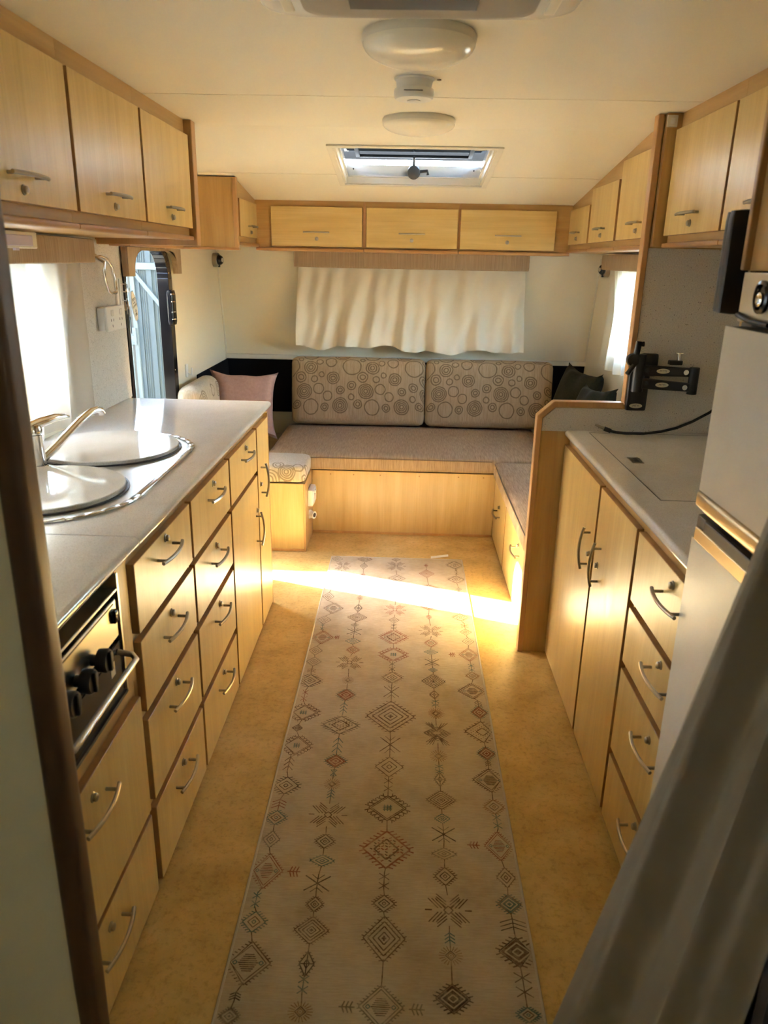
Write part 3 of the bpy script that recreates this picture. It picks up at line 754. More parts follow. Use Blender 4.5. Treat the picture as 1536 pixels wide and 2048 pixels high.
# ------------------------------------------------------------------ benches and cushions
u = thing('sofa_base', (0, 4.4, 0), 'plain birch front of the long sofa bench', 'bench')
MB().box(-.504, .526, 4.06, 4.08, .002, .372).build('front_panel', 'birch', u)
MB().box(-.50, 1.17, 4.081, 4.95, .002, .360).build('carcass', 'honey_x', u)
MB().box(-.504, .526, 4.052, 4.0598, .002, .014).build('skirting', 'rail', u)
for x in (-.40, -.27, -.12, .10, .32, .46): MB().lathe([(.004, 0), (.003, .0015)], (x, 4.06, .352), (0, -1, 0), 8).build('screw', 'edge', u)
u = thing('seat_box', (-.85, 4.2, 0), 'birch seat box between the doorway and the sofa', 'bench')
MB().box(-1.178, -.506, 3.756, 4.95, .002, .378, 0, '+x').build('body', ['birch', 'honey'], u)
MB().box(-.514, -.503, 3.750, 3.762, .002, .380).build('corner_edging', 'rail', u, bevel=.002)
MB().box(-1.17, -.512, 3.749, 3.7559, .002, .014).build('skirting', 'rail', u)
u = thing('side_bench', (.85, 3.4, 0), 'maple side bench with two doors behind the divider', 'bench')
MB().box(.546, 1.175, 2.768, 4.0595, .002, .372).build('body', 'honey_y', u)
front(u, 'door', 'x', -1, .527, 3.585, 4.055, .012, .368, (3.84, .215), (3.81, .262), 'h')
front(u, 'door', 'x', -1, .527, 2.775, 3.555, .012, .368, (3.14, .275), (3.11, .315), 'h')
MB().box(.530, .5455, 3.556, 3.584, .004, .370).build('stile', 'maple', u)

def soft(name, c, h, r, mat, label, cat, group=None, bulge=(0, 0, 0), origin=None, n=14, warp=None, rot=None):
    if warp is None: warp = lambda o: (o[0], o[1], max(o[2], -h[2]))
    if rot is None:
        o = MB().rbox(c, h, r, n, bulge, warp=warp).build(name, mat, origin=origin or (c[0], c[1], c[2]-h[2]), smooth=True)
    else:
        me = MB().rbox((0, 0, 0), h, r, n, bulge, warp=warp).mesh(name, smooth=True); o = link(name, me, mat, None, c, rot)
    return tag(o, label, cat, group)
soft('seat_cushion', (.045, 4.455, .424), (.80, .425, .045), .022, 'fabric_seat', 'long taupe ribbed seat cushion on the sofa bench', 'cushion', bulge=(0, 0, .012), n=18)
soft('seat_cushion', (.845, 3.393, .419), (.342, .622, .045), .026, 'fabric_seat', 'taupe ribbed seat cushion on the side bench', 'cushion', bulge=(0, 0, .014), n=18)
soft('seat_cushion', (-.832, 3.886, .432), (.330, .136, .050), .03, 'fabric_pale_ring', 'pale ring-patterned cushion on the seat box', 'cushion', bulge=(0, 0, .01), origin=(-.70, 3.75, .385), n=14)
for q in [o for o in COL.objects if o.name.startswith('seat_cushion')][:2]:
    pts = [(-.748, 4.033, .452), (-.3, 4.028, .454), (.2, 4.028, .454), (.50, 4.030, .453)] if q.name == 'seat_cushion' else [(.508, 2.80, .452), (.5035, 3.2, .455), (.5035, 3.6, .455), (.510, 3.98, .452)]
    MB().tube(pts, .0028, 6).build('seam', 'seam', q, smooth=True)
TB = math.radians(-9)
for x, lab in ((-.294, 'ring-patterned taupe backrest at the pink pillow end of the sofa'), (.541, 'ring-patterned taupe backrest at the green pillow end of the sofa')):
    h = (.404 if x > 0 else .428, .060, .212)
    me = MB().rbox((h[0], 0, h[2]), h, .040, 16, (0, .012, .004)).mesh('backrest', smooth=True)
    o = link('backrest', me, 'fabric_ring', None, (x-h[0], 4.80, .484), Matrix.Rotation(TB, 3, 'X'))
    tag(o, lab, 'backrest', 'sofa backrests')
soft('backrest', (-1.108, 4.02, .682), (.062, .235, .186), .058, 'fabric_pale_side', 'pale ring-patterned backrest against the wall by the doorway', 'backrest', origin=(-1.108, 3.78, .48), bulge=(.01, 0, 0))
def pillow(name, c, w_, h_, t, mat, rot, label, group=None, seed=0):
    rnd = random.Random(seed); ph = [rnd.uniform(0, 6.3) for _ in range(6)]; mb = MB(); n = 22
    def side(s):
        def fn(a, b):
            u_, v_ = 2*a-1, 2*b-1
            pin = 1-.16*(1-abs(u_)**3)*abs(v_)**4; pin2 = 1-.16*(1-abs(v_)**3)*abs(u_)**4
            th = t*((1-abs(u_)**2.6)*(1-abs(v_)**2.6))**.45
            th *= 1+.10*math.sin(5*u_+ph[0])*math.sin(4*v_+ph[1])
            wr_ = .010*math.sin(9*u_+ph[2]+3*v_)*abs(v_)**2
            return (u_*w_*pin2, s*th*.5+wr_, v_*h_*pin)
        return fn
    mb.grid(side(1), n, n); mb.grid(side(-1), n, n)
    me = mb.mesh(name, smooth=True, weld=True)
    return tag(link(name, me, mat, None, c, rot), label, 'pillow', group)
RZ = lambda a: Matrix.Rotation(math.radians(a), 3, 'Z')
RX = lambda a: Matrix.Rotation(math.radians(a), 3, 'X')
RYm = lambda a: Matrix.Rotation(math.radians(a), 3, 'Y')
pillow('pillow', (-.962, 4.46, .660), .205, .205, .16, 'pink', RZ(12) @ RX(-20) @ RYm(3), 'dusty pink pillow in the sofa corner', seed=3)
GP = 'dark green pillows in the corner'
pillow('pillow', (1.010, 4.47, .705), .19, .225, .15, 'green', RZ(-70) @ RX(-16) @ RYm(3), 'dark green pillow furthest into the corner', GP, 5)
pillow('pillow', (1.015, 4.07, .682), .175, .205, .15, 'green', RZ(-75) @ RX(-16) @ RYm(-4), 'dark green pillow, middle of three', GP, 8)
pillow('pillow', (1.015, 3.69, .662), .17, .190, .15, 'green', RZ(-75) @ RX(-16), 'dark green pillow mostly hidden by the divider edge', GP, 9)

# ------------------------------------------------------------------ curtains and pelmets
def pel(name, x0, x1, y0, y1, z0, z1, label, mat='pelmet'):
    return tag(MB().rbox(((x0+x1)/2, (y0+y1)/2, (z0+z1)/2), ((x1-x0)/2, (y1-y0)/2, (z1-z0)/2), .008, 6).build(name, mat, origin=((x0+x1)/2, (y0+y1)/2, z0), smooth=True), label, 'pelmet')
pel('pelmet', -.690, .735, 4.768, 4.80, 1.450, 1.545, 'long taupe fabric pelmet above the end curtain')
pel('pelmet', 1.10, 1.178, 2.80, 4.52, 1.470, 1.552, 'short taupe fabric pelmet above the white curtain strip')
pel('pelmet', -1.178, -1.110, 1.05, 2.79, 1.470, 1.553, 'taupe fabric pelmet above the sink curtains')
def drape(name, fn, nu, nv, mat, label, group=None, origin=(0, 0, 0), hem=None):
    o = MB().grid(fn, nu, nv).build(name, mat, origin=origin, smooth=True, recalc=False)
    return tag(o, label, 'curtain', group)
def end_curtain(a, b):
    x = -.665+a*1.385; s = 1-b
    flare = (x-.02)*.035*b
    z = 1.470-b*(.505+.012*math.sin(9*x)+.01*math.sin(23*x+1))-.01*math.sin(3*x)*b
    amp = (.006+.018*b)
    d = amp*(math.sin(33*x+1.6*math.sin(4*x+2*b))+.6*math.sin(57*x+3.1*b+math.sin(9*x)))+.010*b*math.sin(12*x+5*b)
    d += .006*math.sin(70*x+8*b)*math.sin(7*b)
    return (x+flare, 4.800+.012+.0*b-d-.02*b*(1-b)*2, z)
drape('curtain', end_curtain, 220, 46, 'drape_cream', 'gathered cream curtain across the end window', origin=(0, 4.8, 1.47))
def side_curtain(a, b):
    y = 3.95+a*.48; z = 1.475-b*.53-.006*math.sin(14*y)
    d = (.006+.014*b)*math.sin(42*y+2*b)+.006*math.sin(75*y)
    k = math.sin(pi*min(1, b*1.02))
    return (1.140+d, y-(.07*k*(1-.3*b))*(1 if a > .5 else .3)*(a)+.0, z)
drape('curtain', side_curtain, 70, 30, 'drape_white', 'white sunlit curtain strip seen past the divider', origin=(1.14, 4.2, 1.47))
def sink_curtain(y0, y1, bow_, lean, ph, x0=-1.150, amp=.016, fq=38):
    def fn(a, b):
        y = y0+a*(y1-y0); z = 1.475-b*.535
        d = (.004+amp*min(1, b*2))*math.sin(fq*y+ph+1.3*b)+.005*math.sin(2.1*fq*y+ph)
        return (x0+d, y+lean*b+bow_*math.sin(pi*b)*(a-.3), z)
    return fn
GC = 'sink window curtains'
drape('curtain', sink_curtain(2.16, 2.735, -.02, -.03, .4, -1.150, .012, 30), 90, 30, 'drape_sheer', 'thin backlit curtain at the towel ring end of the sink window', GC, origin=(-1.15, 2.5, 1.47))
drape('curtain', sink_curtain(1.62, 2.20, .02, .06, 1.7, -1.128, .016, 24), 90, 30, 'drape_tan', 'thin backlit curtain behind the tap', GC, origin=(-1.15, 1.9, 1.47))
drape('curtain', sink_curtain(1.10, 1.72, .0, .0, 2.7, -1.145, .016, 24), 90, 30, 'drape_sheer', 'thin curtain at the near end of the sink window', GC, origin=(-1.15, 1.35, 1.47))
drape('curtain', lambda a, b: (XR-.03+.010*math.sin(40*a), -1.32+a*1.04, 1.52-b*.68), 40, 6, 'drape_warm', 'unseen cream curtain added to warm the fill light behind the photographer', origin=(XR, -.8, 1.5))  # added over the fill window to warm the light it lets in
# heavy curtain in front, drawn aside
def near_curtain(a, b):
    z = 1.93-b*1.91
    xl = .240+.217*(z-.323); xr_ = .545+.075*(z-.34) if z < 1.2 else .61+.02*(z-1.2)
    xr_ = min(xr_, .598)
    x = xl+(xr_-xl)*a
    d = .030*math.cos(a*2*pi*2.15+.2)*(1-.25*b)+.010*math.cos(a*2*pi*5+2*b)
    return (x, .872-d, z)
drape('curtain', near_curtain, 80, 40, 'drape_grey', 'heavy pale curtain hanging close to the camera', origin=(.45, .87, 0))

# door pelmet round the doorway head and the board above it
mb = MB(); inn = arch(3.268, 3.888, 1.416, 1.520, .095); n_a = len(inn)
outp = [(3.192, 1.416)] + [(3.192+(3.948-3.192)*k/(n_a-3), 1.532) for k in range(n_a-2)] + [(3.948, 1.416)]
frame_between(mb, outp, inn, 'yz', XL+.014, XL+.040)
tag(mb.build('door_surround', 'pelmet', origin=(XL, 3.57, 1.416)), 'taupe arched surround at the head of the doorway', 'surround')
tag(MB().box(XL+.001, -1.09, 3.09, 3.83, 1.534, 1.556).build('trim_7', 'lip', origin=(-1.14, 3.5, 1.534), bevel=.003), 'wooden shelf board above the doorway', 'trim', kind='structure')
MB().box(XL+.0005, XL+.006, 2.60, 3.20, .921, 1.553).build('splashback', 'splash_pale' if 'splash_pale' in M else 'splash', origin=(XL, 2.9, .921))
tag(bpy.data.objects['splashback'], 'grey laminate splashback between the sink window and the doorway', 'splashback')

# ------------------------------------------------------------------ ceiling fittings
ac = thing('air_conditioner', (0, 1.35, ZC), 'white air conditioner panel on the ceiling at the top edge', 'air conditioner')
def ac_ring(w_, l0, l1, z, r, n=8):
    p = []
    for cx, cy, a0 in ((w_-r, l1-r, 0), (-w_+r, l1-r, pi/2), (-w_+r, l0+r, pi), (w_-r, l0+r, 3*pi/2)):
        for k in range(n+1): a = a0+pi/2*k/n; p.append((cx+.008+r*math.cos(a), cy+r*math.sin(a), z))
    return p
def loft(mb, rings, mi=0, cap=True):
    k = len(mb.v); n = len(rings[0])
    for r_ in rings: mb.v += r_
    for i in range(len(rings)-1):
        for j in range(n): q = (j+1) % n; mb.f.append((k+i*n+j, k+i*n+q, k+(i+1)*n+q, k+(i+1)*n+j)); mb.m.append(mi)
    if cap:
        mb.f.append(tuple(range(k+(len(rings)-1)*n, k+len(rings)*n))); mb.m.append(mi)
    return mb
mb = loft(MB(), [ac_ring(.300, .90, 1.722, ZC-.0005, .07), ac_ring(.297, .90, 1.712, ZC-.010, .07), ac_ring(.283, .91, 1.668, ZC-.022, .06), ac_ring(.262, .92, 1.645, ZC-.030, .05), ac_ring(.225, .94, 1.622, ZC-.031, .04)])
mb.build('housing', 'white_gloss', ac, smooth=True)
pn = loft(MB(), [ac_ring(.212, .96, 1.612, ZC-.029, .05), ac_ring(.206, .97, 1.596, ZC-.042, .05), ac_ring(.19, .98, 1.575, ZC-.046, .05)]).build('panel', 'grey_panel', ac, smooth=True)
MB().box(-.112, .108, 1.10, 1.520, ZC-.050, ZC-.0455).build('screen', 'black_gloss', pn)
for s in (-1, 1): MB().box(.008+s*.238-.010, .008+s*.238+.010, 1.05, 1.60, ZC-.0345, ZC-.026).build('vent', 'offwhite', ac, bevel=.002)
def dome(c, r, d, label):
    o = thing('ceiling_light', c, label, 'light', 'domed ceiling lights')
    MB().lathe([(r*.97, 0), (r, -.006), (r, -.016), (r*.975, -.020)], c, n=48).build('base', 'offwhite', o, smooth=True)
    pr = [(r*.985*math.cos(a), -.018-(d-.018)*math.sin(a)) for a in [pi/2*k/12 for k in range(13)]]
    MB().lathe(pr, c, n=48).build('diffuser', 'dome', o, smooth=True)
dome((.012, 1.868, ZC), .125, .064, 'larger looking cream domed light close to the air conditioner')
dome((.026, 2.885, ZC), .127, .053, 'cream domed light beside the roof hatch')
sa = thing('smoke_alarm', (.005, 2.285, ZC), 'white round smoke alarm between the two ceiling lights', 'smoke alarm')
c = (.005, 2.285, ZC)
MB().lathe([(.054, -.0003), (.054, -.003), (.050, -.006), (.047, -.022), (.047, -.026)], c, n=32).build('base', 'white', sa, smooth=True)
bd = MB().lathe([(.047, -.026), (.0535, -.027), (.0545, -.031), (.0535, -.046), (.049, -.051), (.02, -.053)], c, n=32).build('body', 'white', sa, smooth=True)
MB().lathe([(.018, -.052), (.018, -.055), (.012, -.057)], c, n=20).build('button', 'white', sa, smooth=True)
MB().box(-.022, .028, 2.2305, 2.2325, ZC-.0385, ZC-.0365).build('slot', 'dark_grey', bd)
tag(MB().lathe([(.006, 0), (.006, -.003), (.003, -.004)], (.072, 2.29, ZC), n=10).build('ceiling_hook', 'nickel', origin=(.072, 2.29, ZC)), 'tiny metal screw in the ceiling beside the smoke alarm', 'screw')

# roof hatch in the sloping part of the ceiling
rh = thing('roof_hatch', (.02, 3.64, zc(3.64)), 'open roof hatch with tinted lid and white frame', 'roof hatch')
sl_ = -.1296
def hz(x, y, z): return (x, y, zc(y)+z)
mb = MB(); b = .022
for x0, x1, y0, y1 in ((HX0-b, HX1+b, HY0-b, HY0+.004), (HX0-b, HX1+b, HY1-.004, HY1+b), (HX0-b, HX0+.004, HY0, HY1), (HX1-.004, HX1+b, HY0, HY1)): mb.box(x0, x1, y0, y1, -.007, -.0003, fn=hz)
mb.build('bezel', 'offwhite', rh, bevel=.002)
mb = MB(); e = .012
for x0, x1, y0, y1 in ((HX0, HX1, HY0, HY0+e), (HX0, HX1, HY1-e, HY1), (HX0, HX0+e, HY0, HY1), (HX1-e, HX1, HY0, HY1)): mb.box(x0, x1, y0, y1, 0, .028, fn=hz)
mb.build('liner', 'offwhite', rh)
mb = MB(); e = .022
for x0, x1, y0, y1 in ((HX0, HX1, HY0, HY0+e), (HX0, HX1, HY1-e, HY1), (HX0, HX0+e, HY0, HY1), (HX1-e, HX1, HY0, HY1)): mb.box(x0, x1, y0, y1, .029, .034, fn=hz)
for x0, x1, y0, y1 in ((HX0, HX1, HY0, HY0+.014), (HX0, HX1, HY1-.014, HY1), (HX0, HX0+.014, HY0, HY1), (HX1-.014, HX1, HY0, HY1)): mb.box(x0, x1, y0, y1, .034, .082, fn=hz)
uf = mb.build('upper_frame', 'white_gloss', rh, bevel=.002)
for x in (HX0+.045, HX1-.045): MB().lathe([(.004, 0), (.004, .002)], (x, HY1-.0142, zc(HY1)+.065), (0, -1, 0), 8).build('screw', 'dark_grey', uf)
def lidfn(x, y, z): return (x, y, zc(y)+.094+z+(y-HY0)*.03)
ld_ = MB().box(HX0-.02, HX1+.02, HY0-.02, HY1+.02, 0, .005, fn=lidfn).build('lid', 'tinted', rh)
mb = MB()
for x0, x1, y0, y1 in ((HX0+.06, HX1-.06, HY0+.01, HY0+.03), (HX0+.06, HX1-.06, HY1-.06, HY1-.045), (HX0+.06, HX0+.078, HY0, HY1-.045), (HX1-.078, HX1-.06, HY0, HY1-.045)): mb.box(x0, x1, y0, y1, -.006, 0, fn=lidfn)
mb.build('lid_rib', 'black', ld_)
kx, ky = .018, HY1-.030; kz = zc(ky)+.050
kb = MB().lathe([(.030, 0), (.032, .008), (.030, .022), (.020, .028)], (kx, ky, kz), (0, -1, -.3), 22).build('crank_knob', 'dark_grey', rh, smooth=True)
MB().tube([(kx+.02, ky-.012, kz), (kx+.065, ky-.016, kz+.004), (kx+.068, ky-.018, kz-.014)], .007, 8).build('crank_arm', 'dark_grey', kb, smooth=True)
MB().tube([(kx, ky-.005, kz), (kx, ky-.02, kz+.035), (kx, ky-.09, zc(ky-.09)+.092)], .006, 8).build('stay', 'dark_grey', rh, smooth=True)
for sx in (HX0+.055, HX1-.055):
    q = MB(); q.rbox((sx, HY0+.16, zc(HY0+.16)+.05), (.03, .05, .014), .010, 6); q.build('catch', 'grey_panel', rh, smooth=True)
lab_ = MB().box(.165, .255, HY1-.0147, HY1-.0142, zc(HY1)+.045, zc(HY1)+.075).build('notice', 'white', uf)

# ------------------------------------------------------------------ small things on the walls
def spot(c, s, label):
    o = thing('reading_lamp', c, label, 'lamp', 'round wall reading lamps')
    MB().lathe([(.040, 0), (.041, .006), (.039, .032), (.033, .038)], c, (s, -.15, 0), 28).build('base', 'nickel', o, smooth=True)
    hd = MB().lathe([(.030, .034), (.030, .044), (.024, .056), (.016, .060)], c, (s, -.35, 0), 24).build('head', 'black_gloss', o, smooth=True)
    MB().lathe([(.012, .060), (.012, .062), (.004, .0625)], c, (s, -.35, 0), 18).build('bulb_glass', 'chrome', hd, smooth=True)
    MB().rbox((c[0]+s*.036, c[1]-.012, c[2]-.036), (.006, .005, .006), .003, 4).build('switch', 'black', o, smooth=True)
spot((XL+.0005, 4.775, 1.482), 1, 'round silver reading lamp in the corner above the pink pillow')
spot((XR-.0005, 4.645, 1.472), -1, 'round silver reading lamp beside the short pelmet')
lf_ = thing('strip_light', (-1.05, 2.0, 1.52), 'slim strip light with lavender diffuser under the overhead cabinets', 'light')
MB().box(-1.105, -1.045, 1.30, 2.215, 1.512, 1.556).build('casing', 'offwhite', lf_, bevel=.003)
MB().box(-1.0455, -1.040, 1.32, 2.180, 1.518, 1.546).build('diffuser', 'lavender', lf_, bevel=.002)
MB().box(-1.052, -1.044, 2.085, 2.105, 1.506, 1.513).build('switch', 'lavender', lf_)
l2 = thing('strip_light', (1.0, 1.8, 1.52), 'white end of a strip light under the cabinet by the television', 'light')
MB().box(.97, 1.03, 1.62, 1.93, 1.512, 1.555).build('casing', 'white', l2, bevel=.003)
MB().box(.965, .97, 1.65, 1.90, 1.518, 1.548).build('diffuser', 'lavender', l2)
tr = thing('towel_ring', (XL, 2.92, 1.47), 'chrome towel ring on the wall beside the sink pelmet', 'towel ring')
MB().lathe([(.020, 0), (.020, .010), (.010, .014), (.010, .045)], (XL+.006, 2.838, 1.492), (1, 0, 0), 16).build('mount', 'chrome', tr, smooth=True)
rp = [(0, 0), (.05, .003), (.10, -.006), (.135, -.035), (.148, -.085), (.145, -.115), (.125, -.128), (.06, -.127), (.02, -.115), (-.015, -.075), (-.03, -.045), (-.025, -.018), (0, 0)]
MB().tube([(XL+.045+.004*k, 2.838+a*.92, 1.490+b) for k, (a, b) in enumerate(rp[:-1])]+[(XL+.045, 2.838, 1.490)], .0055, 10).build('ring', 'chrome', tr, smooth=True)
so_ = thing('power_point', (XL, 3.0, 1.23), 'white double power point box above the worktop corner', 'power point')
MB().box(XL+.006, XL+.036, 2.902, 3.085, 1.222, 1.308).build('box', 'white', so_, bevel=.004)
pl_ = MB().box(XL+.036, XL+.046, 2.898, 3.089, 1.219, 1.311).build('plate', 'white', so_, bevel=.003)
for y in (2.95, 3.04):
    MB().box(XL+.046, XL+.050, y-.012, y+.012, 1.275, 1.298).build('switch', 'white_gloss', pl_, bevel=.002)
    for dy, dz in ((-.012, .012), (.012, .012), (0, -.01)): MB().box(XL+.046, XL+.0465, y+dy-.002, y+dy+.002, 1.248+dz-.005, 1.248+dz+.005).build('slot', 'dark_grey', pl_)
hk = thing('key_rack', (XL, 3.12, 1.33), 'white key rack strip beside the door frame', 'key rack')
MB().box(XL+.006, XL+.016, 3.105, 3.155, 1.262, 1.412).build('back_strip', 'white', hk, bevel=.003)
MB().box(XL+.016, XL+.022, 3.124, 3.136, 1.265, 1.409).build('rib', 'white_gloss', hk, bevel=.002)
for z in (1.29, 1.325, 1.36, 1.39): MB().tube([(XL+.015, 3.146, z), (XL+.034, 3.150, z-.003), (XL+.037, 3.150, z+.006)], .0025, 6).build('peg', 'white_gloss', hk, smooth=True)
ky_ = thing('key_bunch', (XL+.03, 3.16, 1.25), 'bunch of dark keys hanging on the key rack', 'keys')
MB().tube([(XL+.036+.0006*k, 3.155+.016*math.cos(2*pi*k/14), 1.372+.016*math.sin(2*pi*k/14)) for k in range(15)], .0014, 6).build('ring', 'nickel', ky_, smooth=True)
for k, (dy, ln) in enumerate(((-.006, .075), (.002, .09), (.009, .07), (.014, .10))):
    MB().box(XL+.030+.003*k, XL+.0318+.003*k, 3.15+dy-.006, 3.15+dy+.006, 1.358-ln, 1.362-ln*.6).build('key', 'nickel' if k % 2 else 'edge', ky_, bevel=.0004)
    MB().box(XL+.030+.003*k, XL+.0318+.003*k, 3.15+dy-.0025, 3.15+dy+.0025, 1.29-ln, 1.36-ln).build('key_shank', 'dark_grey', ky_)
# key tag hanging slanted
TA = math.radians(17)
tu, tv_ = Vector((0, math.cos(TA), math.sin(TA))), Vector((0, -math.sin(TA), math.cos(TA)))
tc_ = Vector((XL+.052, 3.185, 1.300))
kt = thing('key_tag', tc_, 'white lettered key tag hanging from the key rack', 'key tag')
mb = MB(); shp = [(-.008, .062), (.008, .062), (.015, .048), (.027, .012), (.026, -.018), (.012, -.060), (-.012, -.060), (-.026, -.018), (-.027, .012), (-.015, .048)]
k0 = len(mb.v)
pts = [tc_+tu*a+tv_*b for a, b in shp]
mb.v += [tuple(p) for p in pts] + [tuple(p+X_*.003) for p in pts]; n = len(pts)
mb.f.append(tuple(range(n))); mb.f.append(tuple(range(2*n-1, n-1, -1))); mb.m += [0, 0]
for i in range(n): j = (i+1) % n; mb.f.append((j, i, n+i, n+j)); mb.m.append(0)
mb.build('plate', 'white', kt)
rotm = axes(tu, tv_, tu.cross(tv_))
for txt, size, dv in (('KEYS', .015, .028), ('to the', .009, .014), ('CAMPER', .0125, .001)):
    me = text_mesh(txt, size); link('lettering', me, 'tag_print', kt, tv_*dv+X_*.0032, rotm)
mb = MB()
def tq(a0, a1, b0, b1):
    P = [tc_+tu*a+tv_*b+X_*.0033 for a, b in ((a0, b0), (a1, b0), (a1, b1), (a0, b1))]; mb.face(P)
tq(-.012, .012, -.040, -.037); tq(-.009, .010, -.036, -.030); tq(.001, .004, -.030, -.014); tq(-.006, .009, -.024, -.021); tq(-.003, .007, -.019, -.0165)
mb.build('camper_drawing', 'tag_print', kt, recalc=False)
gt = MB().rbox((XL+.047, 3.212, 1.262), (.003, .010, .020), .002, 5).build('key_fob', 'greenplastic', origin=(XL+.047, 3.212, 1.24), smooth=True)
tag(gt, 'small green plastic key fob behind the white key tag', 'key fob')
hk2 = thing('coat_hook', (XL, 4.045, .9), 'small white hook on the wall above the pale backrest', 'hook')
MB().box(XL+.0005, XL+.010, 4.03, 4.06, .88, .95).build('plate', 'white', hk2, bevel=.003)
MB().tube([(XL+.008, 4.045, .90), (XL+.03, 4.045, .895), (XL+.034, 4.045, .93)], .005, 8).build('peg', 'white', hk2, smooth=True)
sw = thing('light_switch', (.835, 2.7, 1.94), 'small cream light switch at the top of the divider', 'switch')
MB().box(.818, .852, 2.694, 2.6995, 1.922, 1.957).build('plate', 'offwhite', sw, bevel=.002)
MB().box(.828, .842, 2.691, 2.694, 1.931, 1.948).build('rocker', 'white', sw, bevel=.001)
s2 = thing('power_point', (-.5, 3.93, .26), 'white power point on the side of the seat box', 'power point')
MB().box(-.5055, -.478, 3.86, 3.99, .222, .312).build('box', 'white', s2, bevel=.004)
MB().box(-.478, -.473, 3.87, 3.98, .23, .305).build('plate', 'white', s2, bevel=.002)
MB().box(-.473, -.466, 3.905, 3.93, .285, .300).build('switch', 'white_gloss', s2, bevel=.002)
s3 = thing('cable_inlet', (-.49, 3.93, .15), 'white round cable inlet below the seat box power point', 'socket')
MB().lathe([(.026, 0), (.026, .006), (.020, .01), (.019, .032), (.021, .034)], (-.5055, 3.92, .158), (.9, -.45, 0), 22).build('collar', 'white', s3, smooth=True)
MB().lathe([(.013, .034), (.013, .0352), (.002, .0353)], (-.5055, 3.92, .158), (.9, -.45, 0), 18).build('hole', 'black', s3, smooth=True)

# ------------------------------------------------------------------ television bracket on the divider
tb = thing('tv_bracket', (.84, PY-.02, 1.0), 'black folding television bracket on the divider', 'bracket')
MB().rbox((.838, PY-.012, 1.090), (.036, .012, .088), .006, 8).build('wall_plate', 'black', tb, smooth=True)
MB().rbox((.868, PY-.010, 1.165), (.030, .010, .040), .006, 6).build('top_plate', 'black', tb, smooth=True)
MB().tube([(.826, PY-.045, 1.075), (.826, PY-.045, 1.205)], .020, 14).build('pivot', 'black', tb, smooth=True)
ARM = []
for z, dz, y in ((1.152, -.004, PY-.052), (1.108, -.012, PY-.058)):
    mb = MB(); mb.prism([(.835, z+.018), (1.012, z+.014+dz), (1.012, z-.016+dz), (.835, z-.020)], 'xz', y-.008, y+.008)
    am = mb.build('arm', 'black', tb, bevel=.004); ARM.append(am)
    for x in (.848, .985):
        MB().lathe([(.009, 0), (.009, .002)], (x, y-.008, z+(dz if x > .9 else 0)), (0, -1, 0), 14).build('bolt_recess', 'black_gloss' if x < .9 else 'chrome', am)
    st = MB().prism([(.905+.023*math.cos(2*pi*k/24), z+dz*.4+.0085*math.sin(2*pi*k/24)) for k in range(24)], 'xz', y-.0092, y-.008).build('badge', 'sticker', am)
    link('lettering', text_mesh('MTYI', .0105), 'tag_print', am, Vector((.905, y-.0095, z+dz*.4))-wloc(am), axes(X_, Z_, -Y_))
MB().tube([(1.015, PY-.056, 1.072), (1.015, PY-.056, 1.165)], .017, 14).build('elbow', 'black', tb, smooth=True)
MB().prism([(.836+.023*math.cos(2*pi*k/24), 1.020+.0085*math.sin(2*pi*k/24)) for k in range(24)], 'xz', PY-.0252, PY-.0238).build('badge', 'sticker', tb)
link('lettering', text_mesh('MTYI', .0105), 'tag_print', tb, Vector((.836, PY-.0255, 1.020))-wloc(tb), axes(X_, Z_, -Y_))
MB().tube([(.808, PY-.05, 1.205), (.812, PY-.05, 1.250)], .011, 12).build('spindle', 'black', tb, smooth=True)
MB().tube([(.815, PY-.05, 1.240), (.830, PY-.05, 1.241)], [.006, .009], 10).build('set_screw', 'black', tb, smooth=True)
MB().lathe([(.021, -.012), (.023, 0), (.021, .012)], (.798, PY-.05, 1.186), (0, -1, 0), 20).build('tilt_knob', 'black', tb, smooth=True)
MB().tube([(.800, PY-.065, 1.170), (.778, PY-.07, 1.138)], [.008, .009], 10).build('tilt_lever', 'black', tb, smooth=True)
MB().box(.930, .975, PY-.045, PY-.02, 1.170, 1.186).build('clamp', 'black', tb, bevel=.003)
MB().lathe([(.006, 0), (.006, .026), (.015, .027), (.015, .030), (.004, .031)], (.962, PY-.035, 1.183), n=16).build('thumb_screw', 'chrome', tb, smooth=True)
cb_ = thing('aerial_lead', (.8, 2.68, .93), 'black aerial lead with metal plug lying along the worktop back', 'cable')
cp_ = [(.742, 2.672, .934), (.765, 2.665, .930), (.80, 2.66, .928), (.86, 2.655, .930), (.92, 2.65, .940), (.97, 2.645, .955), (1.02, 2.64, .980), (1.07, 2.63, 1.015), (1.12, 2.62, 1.06)]
MB().tube(cp_, .005, 8).build('lead', 'black', cb_, smooth=True)
MB().tube([(.725, 2.677, .940), (.748, 2.670, .933)], .008, 10).build('plug_sleeve', 'black', cb_, smooth=True)
MB().tube([(.694, 2.688, .952), (.726, 2.677, .940)], [.004, .006], 10).build('plug_tip', 'nickel', cb_, smooth=True)

